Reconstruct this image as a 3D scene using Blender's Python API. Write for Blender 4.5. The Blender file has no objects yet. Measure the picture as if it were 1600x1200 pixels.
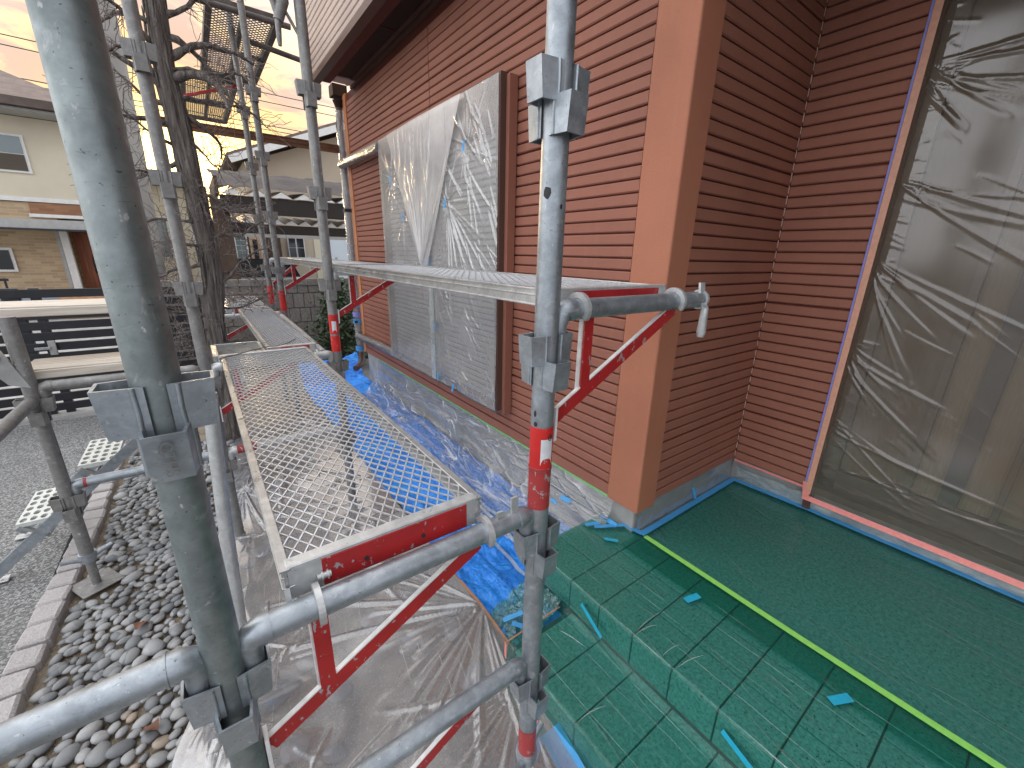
import bpy, bmesh, math, random
import numpy as np
from mathutils import Vector, Matrix, noise
random.seed(7)
scene = bpy.context.scene
col = scene.collection
R = math.radians

# ------------------------------------------------------------------ camera
cam_d = bpy.data.cameras.new('camera')
cam_d.sensor_width = 36.0
cam_d.lens = 645.0 / 1600.0 * 36.0
cam_d.clip_start = 0.02
cam_d.clip_end = 2000
cam = bpy.data.objects.new('camera', cam_d)
col.objects.link(cam)
AX = Vector((0.80403361, -0.16073591, 0.57244556))     # world axes seen by the camera (x right, y down, z forward)
AY = Vector((-0.594167, -0.25324959, 0.76343318))
AZ = Vector((0.02226048, -0.9539542, -0.29912516))
cx = Vector((AX.x, AY.x, AZ.x)); cy = -Vector((AX.y, AY.y, AZ.y)); cz = -Vector((AX.z, AY.z, AZ.z))
M = Matrix((cx, cy, cz)).transposed().to_4x4()
M.translation = Vector((0, 0, 1.55))
cam.matrix_world = M
scene.camera = cam
scene.render.resolution_x = 1024
scene.render.resolution_y = 768

# ------------------------------------------------------------------ sky, sun, exposure
SUN_AZ, SUN_EL = R(1.0), R(5.0)          # azimuth from +Y towards +X
SUND = Vector((math.sin(SUN_AZ) * math.cos(SUN_EL), math.cos(SUN_AZ) * math.cos(SUN_EL), math.sin(SUN_EL)))
world = bpy.data.worlds.new('World')
scene.world = world
world.use_nodes = True
wn = world.node_tree.nodes; wl = world.node_tree.links
wn.clear()
def wnode(t, **k):
    n = wn.new(t)
    for a, b in k.items(): setattr(n, a, b)
    return n
def wmath(op, a, b=None, clamp=False):
    n = wnode('ShaderNodeMath', operation=op, use_clamp=clamp)
    for i, s in enumerate((a, b)):
        if s is None: continue
        if isinstance(s, (int, float)): n.inputs[i].default_value = s
        else: wl.new(s, n.inputs[i])
    return n.outputs[0]
out = wnode('ShaderNodeOutputWorld'); bg = wnode('ShaderNodeBackground')
bg.inputs['Strength'].default_value = 0.1
sky = wnode('ShaderNodeTexSky', sky_type='NISHITA', sun_disc=False, sun_elevation=SUN_EL, sun_rotation=SUN_AZ, dust_density=3.0, air_density=1.2)
tc = wnode('ShaderNodeTexCoord')
sep = wnode('ShaderNodeSeparateXYZ'); wl.new(tc.outputs['Generated'], sep.inputs[0])
dot = wnode('ShaderNodeVectorMath', operation='DOT_PRODUCT'); wl.new(tc.outputs['Generated'], dot.inputs[0]); dot.inputs[1].default_value = SUND
dpos = wmath('MAXIMUM', dot.outputs['Value'], 0.0)
glow = wmath('POWER', dpos, 4.0)
glow2 = wmath('POWER', dpos, 180.0)
half = wmath('ADD', wmath('MULTIPLY', dot.outputs['Value'], 0.5), 0.5)
zz = wmath('ADD', wmath('ABSOLUTE', sep.outputs['Z']), 0.16)
comb = wnode('ShaderNodeCombineXYZ')
wl.new(wmath('DIVIDE', sep.outputs['X'], zz), comb.inputs[0]); wl.new(wmath('DIVIDE', sep.outputs['Y'], zz), comb.inputs[1])
cn = wnode('ShaderNodeTexNoise'); cn.inputs['Scale'].default_value = 4.0; cn.inputs['Detail'].default_value = 7; cn.inputs['Roughness'].default_value = 0.62
cn.inputs['Distortion'].default_value = 0.8
wl.new(comb.outputs[0], cn.inputs['Vector'])
cm = wnode('ShaderNodeMapRange'); cm.inputs[1].default_value = 0.44; cm.inputs[2].default_value = 0.56
wl.new(cn.outputs['Fac'], cm.inputs[0])
def wmix(f, a, b, t='MIX'):
    n = wnode('ShaderNodeMix', data_type='RGBA', blend_type=t)
    if isinstance(f, (int, float)): n.inputs[0].default_value = f
    else: wl.new(f, n.inputs[0])
    for i, s in ((6, a), (7, b)):
        if isinstance(s, tuple): n.inputs[i].default_value = s
        else: wl.new(s, n.inputs[i])
    return n.outputs[2]
thin = wmix(glow, wmix(half, (5.6, 5.9, 6.6, 1), (16.0, 16.2, 16.6, 1)), (4.9, 2.75, 0.62, 1))      # lit thin cloud: brighter towards the sunset side, warm in the glow
thick = wmix(glow, wmix(half, (4.2, 4.4, 4.9, 1), (11.5, 11.6, 12.0, 1)), (2.75, 1.55, 1.02, 1))   # thicker cloud
cloud = wmix(cm.outputs[0], thin, thick)
hot = wmix(glow2, cloud, (42.0, 29.0, 10.0, 1))
fin = wmix(0.97, sky.outputs['Color'], hot)
wl.new(fin, bg.inputs['Color']); wl.new(bg.outputs[0], out.inputs['Surface'])

sun_d = bpy.data.lights.new('sun', 'SUN'); sun_d.energy = 2.2; sun_d.angle = R(12); sun_d.color = (1.0, 0.72, 0.42)
sun = bpy.data.objects.new('sun', sun_d); col.objects.link(sun)
sun.rotation_euler = (-SUND).to_track_quat('-Z', 'Y').to_euler()
sun.location = (0, 20, 12)
vs = scene.view_settings
vs.view_transform = 'Standard'; vs.look = 'None'; vs.gamma = 1.0; vs.use_curve_mapping = False
vs.exposure = 1.25
scene.cycles.transparent_max_bounces = 24
scene.cycles.max_bounces = 8

# ------------------------------------------------------------------ materials
MATS = {}
class NT:
    def __init__(s, name):
        s.m = bpy.data.materials.new(name); s.m.use_nodes = True
        s.n = s.m.node_tree.nodes; s.l = s.m.node_tree.links; s.n.clear()
        s.out = s.n.new('ShaderNodeOutputMaterial')
        s.geo = s.n.new('ShaderNodeNewGeometry'); s.pos = s.geo.outputs['Position']
        MATS[name] = s.m
    def set(s, sock, v):
        if isinstance(v, (int, float)): sock.default_value = v
        elif isinstance(v, tuple): sock.default_value = v if len(v) == 4 or sock.type == 'VECTOR' else (*v, 1)
        else: s.l.new(v, sock)
    def noise(s, scale, detail=3, rough=0.55, vec=None, stretch=None, dist=0.0):
        n = s.n.new('ShaderNodeTexNoise'); n.inputs['Scale'].default_value = scale; n.inputs['Detail'].default_value = detail
        n.inputs['Roughness'].default_value = rough; n.inputs['Distortion'].default_value = dist
        v = vec or s.pos
        if stretch:
            mp = s.n.new('ShaderNodeMapping'); mp.inputs['Scale'].default_value = stretch; s.l.new(v, mp.inputs['Vector']); v = mp.outputs[0]
        s.l.new(v, n.inputs['Vector']); return n.outputs['Fac']
    def voro(s, scale, feature='F1', out='Distance', stretch=None):
        n = s.n.new('ShaderNodeTexVoronoi'); n.feature = feature; n.inputs['Scale'].default_value = scale
        v = s.pos
        if stretch:
            mp = s.n.new('ShaderNodeMapping'); mp.inputs['Scale'].default_value = stretch; s.l.new(v, mp.inputs['Vector']); v = mp.outputs[0]
        s.l.new(v, n.inputs['Vector']); return n.outputs[out]
    def ramp(s, f, a, b, lo=0.0, hi=1.0):
        n = s.n.new('ShaderNodeMapRange'); n.inputs[1].default_value = a; n.inputs[2].default_value = b
        n.inputs[3].default_value = lo; n.inputs[4].default_value = hi; s.l.new(f, n.inputs[0]); return n.outputs[0]
    def math(s, op, a, b=0.0, clamp=False):
        n = s.n.new('ShaderNodeMath'); n.operation = op; n.use_clamp = clamp; s.set(n.inputs[0], a); s.set(n.inputs[1], b); return n.outputs[0]
    def mix(s, f, a, b, t='MIX'):
        n = s.n.new('ShaderNodeMix'); n.data_type = 'RGBA'; n.blend_type = t
        s.set(n.inputs[0], f); s.set(n.inputs[6], a); s.set(n.inputs[7], b); return n.outputs[2]
    def rnd(s):
        return s.n.new('ShaderNodeObjectInfo').outputs['Random']
    def bump(s, h, strength=0.3, dist=0.01, normal=None):
        n = s.n.new('ShaderNodeBump'); n.inputs['Strength'].default_value = strength; n.inputs['Distance'].default_value = dist
        s.l.new(h, n.inputs['Height'])
        if normal: s.l.new(normal, n.inputs['Normal'])
        return n.outputs[0]
    def pbr(s, color, rough=0.6, metal=0.0, normal=None, spec=None, **k):
        b = s.n.new('ShaderNodeBsdfPrincipled')
        s.set(b.inputs['Base Color'], color); s.set(b.inputs['Roughness'], rough); s.set(b.inputs['Metallic'], metal)
        if normal is not None: s.l.new(normal, b.inputs['Normal'])
        if spec is not None: b.inputs['Specular IOR Level'].default_value = spec
        for a, v in k.items(): s.set(b.inputs[a.replace('_', ' ')], v)
        s.l.new(b.outputs[0], s.out.inputs['Surface']); return b

def simple(name, c, rough=0.6, metal=0.0, var=0.25, scale=12.0, bumpscale=None, bstr=0.2, bdist=0.004, rndvar=0.0):
    t = NT(name)
    f = t.ramp(t.noise(scale, 5), 0.3, 0.7)
    lo = tuple(x * (1 - var) for x in c); hi = tuple(min(1, x * (1 + var)) for x in c)
    cc = t.mix(f, lo, hi)
    if rndvar:
        cc = t.mix(t.math('MULTIPLY', t.rnd(), rndvar), cc, (0.02, 0.02, 0.02))
    nm = t.bump(t.noise(bumpscale, 4), bstr, bdist) if bumpscale else None
    t.pbr(cc, rough, metal, nm)
    return t

def galv(name, base, dark, rough=0.42, metal=0.75, spots=True, cloudy=9.0):
    t = NT(name)
    a = t.ramp(t.noise(cloudy, 6, 0.7, dist=0.4), 0.25, 0.75)
    c = t.mix(a, dark, base)
    b = t.ramp(t.noise(45, 4, 0.6), 0.45, 0.7)
    c = t.mix(t.math('MULTIPLY', b, 0.35), c, tuple(min(1, x * 1.35) for x in base))
    sp = t.ramp(t.noise(230, 2, 0.5), 0.70, 0.74)
    c = t.mix(t.math('MULTIPLY', sp, 0.6), c, (0.035, 0.037, 0.04))
    wh = t.math('MAXIMUM', t.ramp(t.noise(70, 3, 0.6, stretch=(1, 1.7, 0.6)), 0.68, 0.73), t.math('MULTIPLY', t.ramp(t.noise(24, 5, 0.7, dist=1.5), 0.60, 0.68), 0.45))
    scr = t.ramp(t.noise(90, 3, 0.6, stretch=(0.25, 0.25, 2.2), dist=2.0), 0.66, 0.70)
    c = t.mix(t.math('MULTIPLY', scr, 0.35), c, tuple(x * 0.45 for x in dark))
    c = t.mix(t.math('MULTIPLY', wh, 0.6), c, (0.62, 0.62, 0.6))
    r = t.ramp(t.noise(30, 4), 0.3, 0.75, rough - 0.08, rough + 0.18)
    nm = t.bump(t.noise(110, 4, 0.6), 0.12, 0.003)
    m = t.math('SUBTRACT', metal, t.math('MULTIPLY', wh, 0.5))
    t.pbr(c, r, m, nm)
galv('galv', (0.41, 0.445, 0.475), (0.21, 0.235, 0.255))
galv('galv_green', (0.29, 0.325, 0.325), (0.17, 0.198, 0.197), rough=0.44, cloudy=14)
galv('galv_light', (0.60, 0.61, 0.60), (0.40, 0.41, 0.41), rough=0.42, metal=0.6)
galv('galv_dull', (0.29, 0.285, 0.275), (0.17, 0.165, 0.158), rough=0.5, metal=0.55)  # dull zinc, darkened to put the backlit shade of the far poles into the colour
galv('alum', (0.56, 0.565, 0.56), (0.34, 0.345, 0.34), rough=0.32, metal=0.85)
simple('mesh_alum', (0.62, 0.63, 0.645), 0.36, 0.6, 0.12, 30)

def red_paint(name, c, chip=0.63):
    t = NT(name)
    f1 = t.noise(26, 6, 0.7, dist=0.6); f2 = t.noise(120, 4, 0.6, stretch=(1, 1, 0.35))
    w = t.ramp(t.math('ADD', t.math('MULTIPLY', f1, 0.6), t.math('MULTIPLY', f2, 0.4)), chip - 0.055, chip - 0.03)
    cc = t.mix(t.ramp(t.noise(14, 4), 0.3, 0.7), tuple(x * 0.72 for x in c), c)
    cc = t.mix(w, cc, (0.42, 0.41, 0.41))
    t.pbr(cc, 0.42, t.math('MULTIPLY', w, 0.5), t.bump(t.math('MULTIPLY', w, -1.0), 0.3, 0.002))
red_paint('red', (0.42, 0.016, 0.018))
red_paint('red_bright', (0.62, 0.02, 0.016), 0.66)
red_paint('red_worn', (0.40, 0.04, 0.04), 0.625)
simple('white_worn', (0.66, 0.64, 0.62), 0.55, 0.0, 0.2, 40)

def paint(name, c, gran=520.0, bstr=0.35, sheen=0.62, var=0.13):
    t = NT(name)
    big = t.ramp(t.noise(2.2, 5), 0.3, 0.7); fine = t.noise(gran, 3, 0.7)
    cc = t.mix(big, tuple(x * (1 - var) for x in c), tuple(x * (1 + var) for x in c))
    cc = t.mix(t.math('MULTIPLY', t.ramp(fine, 0.35, 0.65), 0.22), cc, tuple(x * 1.5 for x in c))
    run = t.ramp(t.noise(26, 4, 0.6, stretch=(1, 1, 0.06)), 0.55, 0.75)              # faint runs and dust
    cc = t.mix(t.math('MULTIPLY', run, 0.16), cc, tuple(min(1, x * 1.25 + 0.05) for x in c))
    sc = t.ramp(t.noise(38, 5, 0.7), 0.66, 0.72)
    cc = t.mix(t.math('MULTIPLY', sc, 0.25), cc, tuple(x * 0.55 for x in c))
    cc = t.mix(t.math('MULTIPLY', t.rnd(), 0.16), cc, tuple(x * 0.6 for x in c))
    t.pbr(cc, sheen, 0.0, t.bump(fine, bstr, 0.003), spec=0.35)
paint('siding', (0.285, 0.113, 0.075))
paint('siding_skylit', (0.52, 0.41, 0.35))  # same boards in a paler, greyer colour that carries the skylight on them
paint('post_paint', (0.39, 0.150, 0.086), gran=300, bstr=0.55)
paint('groove', (0.105, 0.022, 0.014))
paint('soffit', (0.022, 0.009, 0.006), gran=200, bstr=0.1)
paint('trim_dark', (0.095, 0.05, 0.038), gran=200, bstr=0.1, sheen=0.4)
simple('sealant', (0.60, 0.40, 0.32), 0.6)
paint('far_trim', (0.50, 0.20, 0.09), gran=200, bstr=0.2)
simple('concrete', (0.34, 0.335, 0.32), 0.85, 0, 0.22, 7, 160, 0.35, 0.004)
simple('concrete_dark', (0.19, 0.185, 0.175), 0.85, 0, 0.25, 7, 120, 0.35, 0.004)

# aggregate driveway
t = NT('aggregate')
v = t.voro(125, out='Color'); sx = t.n.new('ShaderNodeSeparateColor'); t.l.new(v, sx.inputs[0])
c = t.mix(t.ramp(sx.outputs[0], 0.1, 0.95), (0.075, 0.078, 0.078), (0.40, 0.40, 0.39))
c = t.mix(t.math('MULTIPLY', t.ramp(t.noise(1.6, 4), 0.3, 0.7), 0.4), c, (0.13, 0.13, 0.125))
d = t.voro(125)
c = t.mix(t.ramp(d, 0.5, 0.8), c, (0.10, 0.098, 0.094))
t.pbr(c, 0.75, 0, t.bump(d, -0.6, 0.006))
# road / wider ground
simple('asphalt', (0.16, 0.16, 0.158), 0.9, 0, 0.25, 3, 150, 0.4, 0.004)
t = NT('soil')
c = t.mix(t.ramp(t.noise(9, 6, 0.65), 0.3, 0.7), (0.13, 0.10, 0.072), (0.34, 0.28, 0.205))
c = t.mix(t.ramp(t.noise(160, 3), 0.58, 0.66), c, (0.42, 0.37, 0.28))
mo = t.ramp(t.noise(5.5, 4), 0.66, 0.74)
c = t.mix(t.math('MULTIPLY', mo, 0.6), c, (0.10, 0.13, 0.035))
t.pbr(c, 0.95, 0, t.bump(t.noise(70, 5, 0.7), 0.8, 0.012))
t = NT('pebble')
r = t.rnd()
c = t.mix(t.ramp(r, 0.0, 0.8), (0.14, 0.148, 0.152), (0.33, 0.33, 0.325))
c = t.mix(t.ramp(r, 0.90, 0.93), c, (0.34, 0.27, 0.20))
c = t.mix(t.math('MULTIPLY', t.ramp(t.noise(60, 4), 0.4, 0.9), 0.5), c, (0.12, 0.12, 0.12))
t.pbr(c, 0.55, 0, t.bump(t.noise(180, 4), 0.25, 0.002))
t = NT('pebble_mix')
cc = t.voro(17, out='Color'); sx = t.n.new('ShaderNodeSeparateColor'); t.l.new(cc, sx.inputs[0])
c = t.mix(sx.outputs[0], (0.14, 0.148, 0.152), (0.33, 0.33, 0.325))
t.pbr(c, 0.6, 0, t.bump(t.noise(180, 4), 0.25, 0.002))
t = NT('granite')
c = t.mix(t.ramp(t.noise(220, 3, 0.7), 0.35, 0.65), (0.32, 0.30, 0.295), (0.56, 0.525, 0.51))
c = t.mix(t.math('MULTIPLY', t.rnd(), 0.25), c, (0.3, 0.28, 0.27))
t.pbr(c, 0.85, 0, t.bump(t.noise(55, 5, 0.7), 0.9, 0.008))
def tile_mat(name, c, spk=150):
    t = NT(name)
    f = t.ramp(t.noise(spk, 3, 0.65), 0.60, 0.66)
    g = t.ramp(t.noise(spk * 0.6, 3, 0.6), 0.3, 0.75)
    cc = t.mix(g, tuple(x * 0.62 for x in c), tuple(x * 1.3 for x in c))
    cc = t.mix(t.math('MULTIPLY', f, 0.9), cc, (0.012, 0.013, 0.012))
    cc = t.mix(t.math('MULTIPLY', t.rnd(), 0.25), cc, tuple(x * 0.5 for x in c))
    t.pbr(cc, 0.6, 0, t.bump(t.noise(240, 3), 0.15, 0.002))
tile_mat('tile', (0.36, 0.345, 0.325))
tile_mat('terrace_screed', (0.36, 0.35, 0.33), 120)
simple('grout', (0.10, 0.10, 0.095), 0.9)

# films ------------------------------------------------------------
def film(name, tint, hazecol, haze, gloss_min=0.05, gloss_gain=0.8, rough=0.14, bumps=((9.0, 0.5, (1, 1, 1)),), translucent=0.4, hazevar=0.5, power=3.0, bdist=0.02, creases=(), crease_glint=0.6, cbump=0.9):
    t = NT(name)
    nrm = None
    for sc, st, sr in bumps:
        rn = t.noise(sc, 5, 0.6, stretch=sr, dist=0.6)
        nrm = t.bump(rn, st, bdist, nrm)
    cr = None
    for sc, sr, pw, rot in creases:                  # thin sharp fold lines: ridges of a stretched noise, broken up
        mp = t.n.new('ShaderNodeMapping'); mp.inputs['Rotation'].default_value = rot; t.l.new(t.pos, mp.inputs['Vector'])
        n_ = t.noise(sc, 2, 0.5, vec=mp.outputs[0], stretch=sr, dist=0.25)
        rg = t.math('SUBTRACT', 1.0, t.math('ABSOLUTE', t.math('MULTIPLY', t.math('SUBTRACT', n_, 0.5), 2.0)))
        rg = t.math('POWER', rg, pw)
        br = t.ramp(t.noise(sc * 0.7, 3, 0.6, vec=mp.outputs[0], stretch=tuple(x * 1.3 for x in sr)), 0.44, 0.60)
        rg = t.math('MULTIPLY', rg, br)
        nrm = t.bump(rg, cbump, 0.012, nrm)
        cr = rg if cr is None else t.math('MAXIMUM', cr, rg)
    tr = t.n.new('ShaderNodeBsdfTransparent'); t.set(tr.inputs[0], tint)
    df = t.n.new('ShaderNodeBsdfDiffuse'); t.set(df.inputs[0], hazecol)
    tl = t.n.new('ShaderNodeBsdfTranslucent'); t.set(tl.inputs[0], hazecol)
    gl = t.n.new('ShaderNodeBsdfGlossy'); gl.inputs['Roughness'].default_value = rough
    for s_ in (df, tl, gl):
        if nrm: t.l.new(nrm, s_.inputs['Normal'])
    m1 = t.n.new('ShaderNodeMixShader'); m1.inputs[0].default_value = translucent; t.l.new(df.outputs[0], m1.inputs[1]); t.l.new(tl.outputs[0], m1.inputs[2])
    hz = t.ramp(t.noise(4.5, 5, 0.65), 0.3, 0.72, haze * (1 - hazevar), min(1.0, haze * (1 + hazevar)))
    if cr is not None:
        hz = t.math('ADD', hz, t.math('MULTIPLY', cr, crease_glint), True)  # whiter haze along the folds paints in the glints of creased film
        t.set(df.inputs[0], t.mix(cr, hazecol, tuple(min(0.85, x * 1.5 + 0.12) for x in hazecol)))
    m2 = t.n.new('ShaderNodeMixShader'); t.l.new(hz, m2.inputs[0]); t.l.new(tr.outputs[0], m2.inputs[1]); t.l.new(m1.outputs[0], m2.inputs[2])
    lw = t.n.new('ShaderNodeLayerWeight'); lw.inputs['Blend'].default_value = 0.5
    if nrm: t.l.new(nrm, lw.inputs['Normal'])
    f = t.math('ADD', t.math('MULTIPLY', t.math('POWER', lw.outputs['Facing'], power), gloss_gain), gloss_min, True)
    m3 = t.n.new('ShaderNodeMixShader'); t.l.new(f, m3.inputs[0]); t.l.new(m2.outputs[0], m3.inputs[1]); t.l.new(gl.outputs[0], m3.inputs[2])
    t.l.new(m3.outputs[0], t.out.inputs['Surface'])
film('film_clear', (0.93, 0.93, 0.94), (0.50, 0.51, 0.53), 0.36, 0.19, 0.8, 0.13, (), 0.15, 0.2)
film('film_base', (0.93, 0.93, 0.92), (0.60, 0.60, 0.585), 0.13, 0.12, 0.8, 0.12, ((6, 0.9, (1.0, 0.16, 1.0)), (22, 0.4, (1, 0.3, 1))), 0.2, 0.4, creases=((10, (1, 0.07, 1), 26, (0.06, 0, 0)), (15, (1, 0.10, 1.2), 30, (0.18, 0, 0)), (7, (1, 0.2, 0.8), 34, (-0.3, 0, 0))), crease_glint=0.7)
film('film_window', (0.92, 0.93, 0.94), (0.76, 0.74, 0.72), 0.36, 0.15, 0.8, 0.16, (), 0.1, 0.25)
film('film_window2', (0.90, 0.90, 0.90), (0.72, 0.69, 0.67), 0.60, 0.12, 0.7, 0.2, (), 0.15, 0.2)
film('film_door', (0.90, 0.87, 0.82), (0.40, 0.32, 0.245), 0.17, 0.09, 0.8, 0.13, (), 0.2, 0.10)
film('film_wrap', (0.82, 0.83, 0.85), (0.52, 0.52, 0.52), 0.35, 0.16, 0.7, 0.14, ((40, 0.7, (1, 1, 0.5)),), 0.2)
film('film_green', (0.37, 0.80, 0.735), (0.02, 0.22, 0.175), 0.09, 0.03, 0.6, 0.22, ((5, 0.2, (1, 0.5, 1)), (30, 0.15, (1, 0.4, 1))), 0.1, 0.25, creases=((5, (1.5, 0.18, 1), 60, (0, 0, 0.12)),), crease_glint=0.22)
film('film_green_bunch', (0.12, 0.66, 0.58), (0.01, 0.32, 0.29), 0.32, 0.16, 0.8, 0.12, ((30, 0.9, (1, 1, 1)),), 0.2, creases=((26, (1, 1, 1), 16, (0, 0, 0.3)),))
film('film_white_edge', (0.9, 0.92, 0.91), (0.72, 0.78, 0.76), 0.50, 0.12, 0.7, 0.15, ((60, 0.4, (1, 1, 1)),), 0.2)
film('film_fold', (0.85, 0.93, 0.91), (0.60, 0.74, 0.70), 0.30, 0.14, 0.7, 0.15, ((60, 0.4, (1, 1, 1)),), 0.1)
# blue tarp
t = NT('tarp')
w1 = t.noise(420, 2, stretch=(1, 0.1, 1)); w2 = t.noise(420, 2, stretch=(0.1, 1, 1))
c = t.mix(t.ramp(t.noise(6, 4), 0.3, 0.7), (0.014, 0.18, 0.68), (0.025, 0.30, 0.88))
nb = t.bump(t.math('ADD', w1, w2), 0.12, 0.002)
nb = t.bump(t.noise(22, 5, 0.65, dist=1.0), 0.45, 0.02, nb)
for sc, st in ((7, (1.3, 0.5, 1)), (13, (0.6, 1.2, 1))):
    n_ = t.noise(sc, 2, 0.5, stretch=st, dist=0.6)
    nb = t.bump(t.math('ABSOLUTE', t.math('SUBTRACT', n_, 0.5)), 0.5, 0.09, nb)
t.pbr(c, 0.34, 0, nb, spec=0.5)
def tape(name, c, rough=0.5):
    t = NT(name); cc = t.mix(t.ramp(t.noise(60, 4), 0.3, 0.7), tuple(x * 0.85 for x in c), c)
    t.pbr(cc, rough, 0, t.bump(t.noise(150, 3), 0.3, 0.002))
tape('tape_blue', (0.06, 0.33, 0.68)); tape('tape_cyan', (0.02, 0.40, 0.60)); tape('tape_lime', (0.30, 0.72, 0.14), 0.4)
tape('tape_green', (0.20, 0.52, 0.19)); tape('tape_pink', (0.78, 0.25, 0.22)); tape('tape_peach', (0.66, 0.33, 0.22)); tape('tape_purple', (0.24, 0.24, 0.62))
tape('tape_white', (0.75, 0.76, 0.75)); tape('edging', (0.46, 0.235, 0.12), 0.7)
# others
simple('shutter_metal', (0.40, 0.405, 0.415), 0.42, 0.3, 0.1, 6)
t = NT('glass_dark'); t.pbr((0.030, 0.032, 0.034), 0.08, 0.0, spec=0.6)
t = NT('glass_sky'); t.pbr((0.16, 0.20, 0.20), 0.06, 0.0, spec=0.9)
simple('curtain', (0.10, 0.08, 0.062), 0.9, 0, 0.12, 3)
simple('curtain_light', (0.135, 0.11, 0.085), 0.9, 0, 0.12, 3)
simple('frame_bronze', (0.075, 0.06, 0.05), 0.4, 0.3)
simple('dark_bar', (0.02, 0.022, 0.03), 0.5)
simple('black_alum', (0.012, 0.012, 0.016), 0.35, 0.0, 0.3)
simple('steel_grey', (0.33, 0.33, 0.32), 0.5, 0.4)
t = NT('cream_board')
f = t.noise(60, 4, 0.6, stretch=(0.08, 1, 1))
t.pbr(t.mix(t.ramp(f, 0.3, 0.7), (0.50, 0.44, 0.36), (0.72, 0.66, 0.57)), 0.6, 0.1)
simple('stair_white', (0.62, 0.64, 0.60), 0.5, 0.2, 0.1, 20)
simple('cream_wall', (0.62, 0.56, 0.43), 0.85, 0, 0.08, 1.2, 90, 0.2, 0.003)
simple('cream_wall2', (0.44, 0.37, 0.28), 0.85, 0, 0.08, 1.0)
simple('white_wall', (0.62, 0.68, 0.72), 0.7, 0, 0.06, 1.0)
simple('white_trim', (0.70, 0.69, 0.66), 0.6, 0, 0.08)
simple('grey_trim', (0.36, 0.355, 0.34), 0.6, 0, 0.1)
simple('roof_tile', (0.16, 0.115, 0.095), 0.8, 0, 0.25, 6)
simple('roof_tile2', (0.12, 0.09, 0.075), 0.85, 0, 0.25, 5, rndvar=0.4)
simple('base_blue', (0.33, 0.36, 0.42), 0.8)
simple('orange_step', (0.48, 0.27, 0.14), 0.8)
simple('brown_panel', (0.06, 0.035, 0.022), 0.7)
simple('beam_brown', (0.016, 0.011, 0.009), 0.6)
simple('polycarb', (0.66, 0.66, 0.65), 0.4, 0.0, 0.2, 4)
simple('carport_roof', (0.035, 0.026, 0.022), 0.7, 0.0, 0.45, 2.5, 14, 0.5, 0.03)
simple('tan_panel', (0.48, 0.32, 0.21), 0.7)
simple('pole_concrete', (0.27, 0.255, 0.235), 0.9, 0, 0.15, 2)
simple('cable', (0.02, 0.018, 0.02), 0.6)
simple('plaster_board', (0.62, 0.66, 0.72), 0.4, 0.0)
t = NT('brickwork')
bt = t.n.new('ShaderNodeTexBrick'); mp = t.n.new('ShaderNodeMapping'); mp.inputs['Rotation'].default_value = (R(90), 0, 0)
t.l.new(t.pos, mp.inputs[0]); t.l.new(mp.outputs[0], bt.inputs[0])
bt.inputs['Color1'].default_value = (0.52, 0.38, 0.23, 1); bt.inputs['Color2'].default_value = (0.36, 0.25, 0.15, 1); bt.inputs['Mortar'].default_value = (0.46, 0.38, 0.27, 1)
bt.inputs['Scale'].default_value = 1.0; bt.inputs['Brick Width'].default_value = 0.23; bt.inputs['Row Height'].default_value = 0.062; bt.inputs['Mortar Size'].default_value = 0.006
t.pbr(bt.outputs['Color'], 0.9, 0, t.bump(bt.outputs['Fac'], -0.4, 0.01))
t = NT('brick_red')
bt = t.n.new('ShaderNodeTexBrick'); mp = t.n.new('ShaderNodeMapping'); mp.inputs['Rotation'].default_value = (R(90), 0, 0)
t.l.new(t.pos, mp.inputs[0]); t.l.new(mp.outputs[0], bt.inputs[0])
bt.inputs['Color1'].default_value = (0.34, 0.17, 0.085, 1); bt.inputs['Color2'].default_value = (0.25, 0.12, 0.065, 1); bt.inputs['Mortar'].default_value = (0.25, 0.14, 0.085, 1)
bt.inputs['Brick Width'].default_value = 0.23; bt.inputs['Row Height'].default_value = 0.062; bt.inputs['Mortar Size'].default_value = 0.006; bt.inputs['Scale'].default_value = 1.0
t.pbr(bt.outputs['Color'], 0.9)
t = NT('door_wood')
t.pbr(t.mix(t.ramp(t.noise(14, 4, stretch=(1, 1, 0.1)), 0.3, 0.7), (0.19, 0.05, 0.018), (0.33, 0.10, 0.035)), 0.5)
t = NT('block')
c = t.mix(t.ramp(t.noise(30, 5, 0.7), 0.3, 0.7), (0.155, 0.14, 0.125), (0.30, 0.28, 0.255))
c = t.mix(t.math('MULTIPLY', t.rnd(), 0.35), c, (0.12, 0.11, 0.10))
t.pbr(c, 0.95, 0, t.bump(t.noise(90, 5, 0.7), 0.8, 0.01))
t = NT('bark')
f = t.noise(34, 6, 0.7, stretch=(1, 1, 0.10), dist=0.5)
c = t.mix(t.ramp(f, 0.3, 0.7), (0.022, 0.017, 0.014), (0.32, 0.28, 0.25))
t.pbr(c, 0.95, 0, t.bump(f, 1.0, 0.05))
simple('twig', (0.17, 0.14, 0.125), 0.9, 0, 0.5, 30)
t = NT('leaf')
c = t.mix(t.noise(9, 3), (0.012, 0.026, 0.010), (0.06, 0.10, 0.035))
t.pbr(c, 0.5)
simple('dead_leaf', (0.15, 0.065, 0.038), 0.7)
t = NT('car_paint'); t.pbr((0.01, 0.012, 0.014), 0.15, 0.0, Coat_Weight=1.0)
simple('tyre', (0.01, 0.01, 0.01), 0.8)
simple('vent_metal', (0.10, 0.075, 0.062), 0.5)
simple('backlit_grime', (0.105, 0.09, 0.08), 0.6, 0.2, 0.35, 14)  # dirty metal, with the dark of a backlit silhouette put into its colour
simple('rust', (0.16, 0.075, 0.04), 0.8)
simple('mark_white', (0.62, 0.63, 0.64), 0.5, 0.0, 0.08, 50)
simple('mark_black', (0.02, 0.02, 0.02), 0.6)

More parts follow.
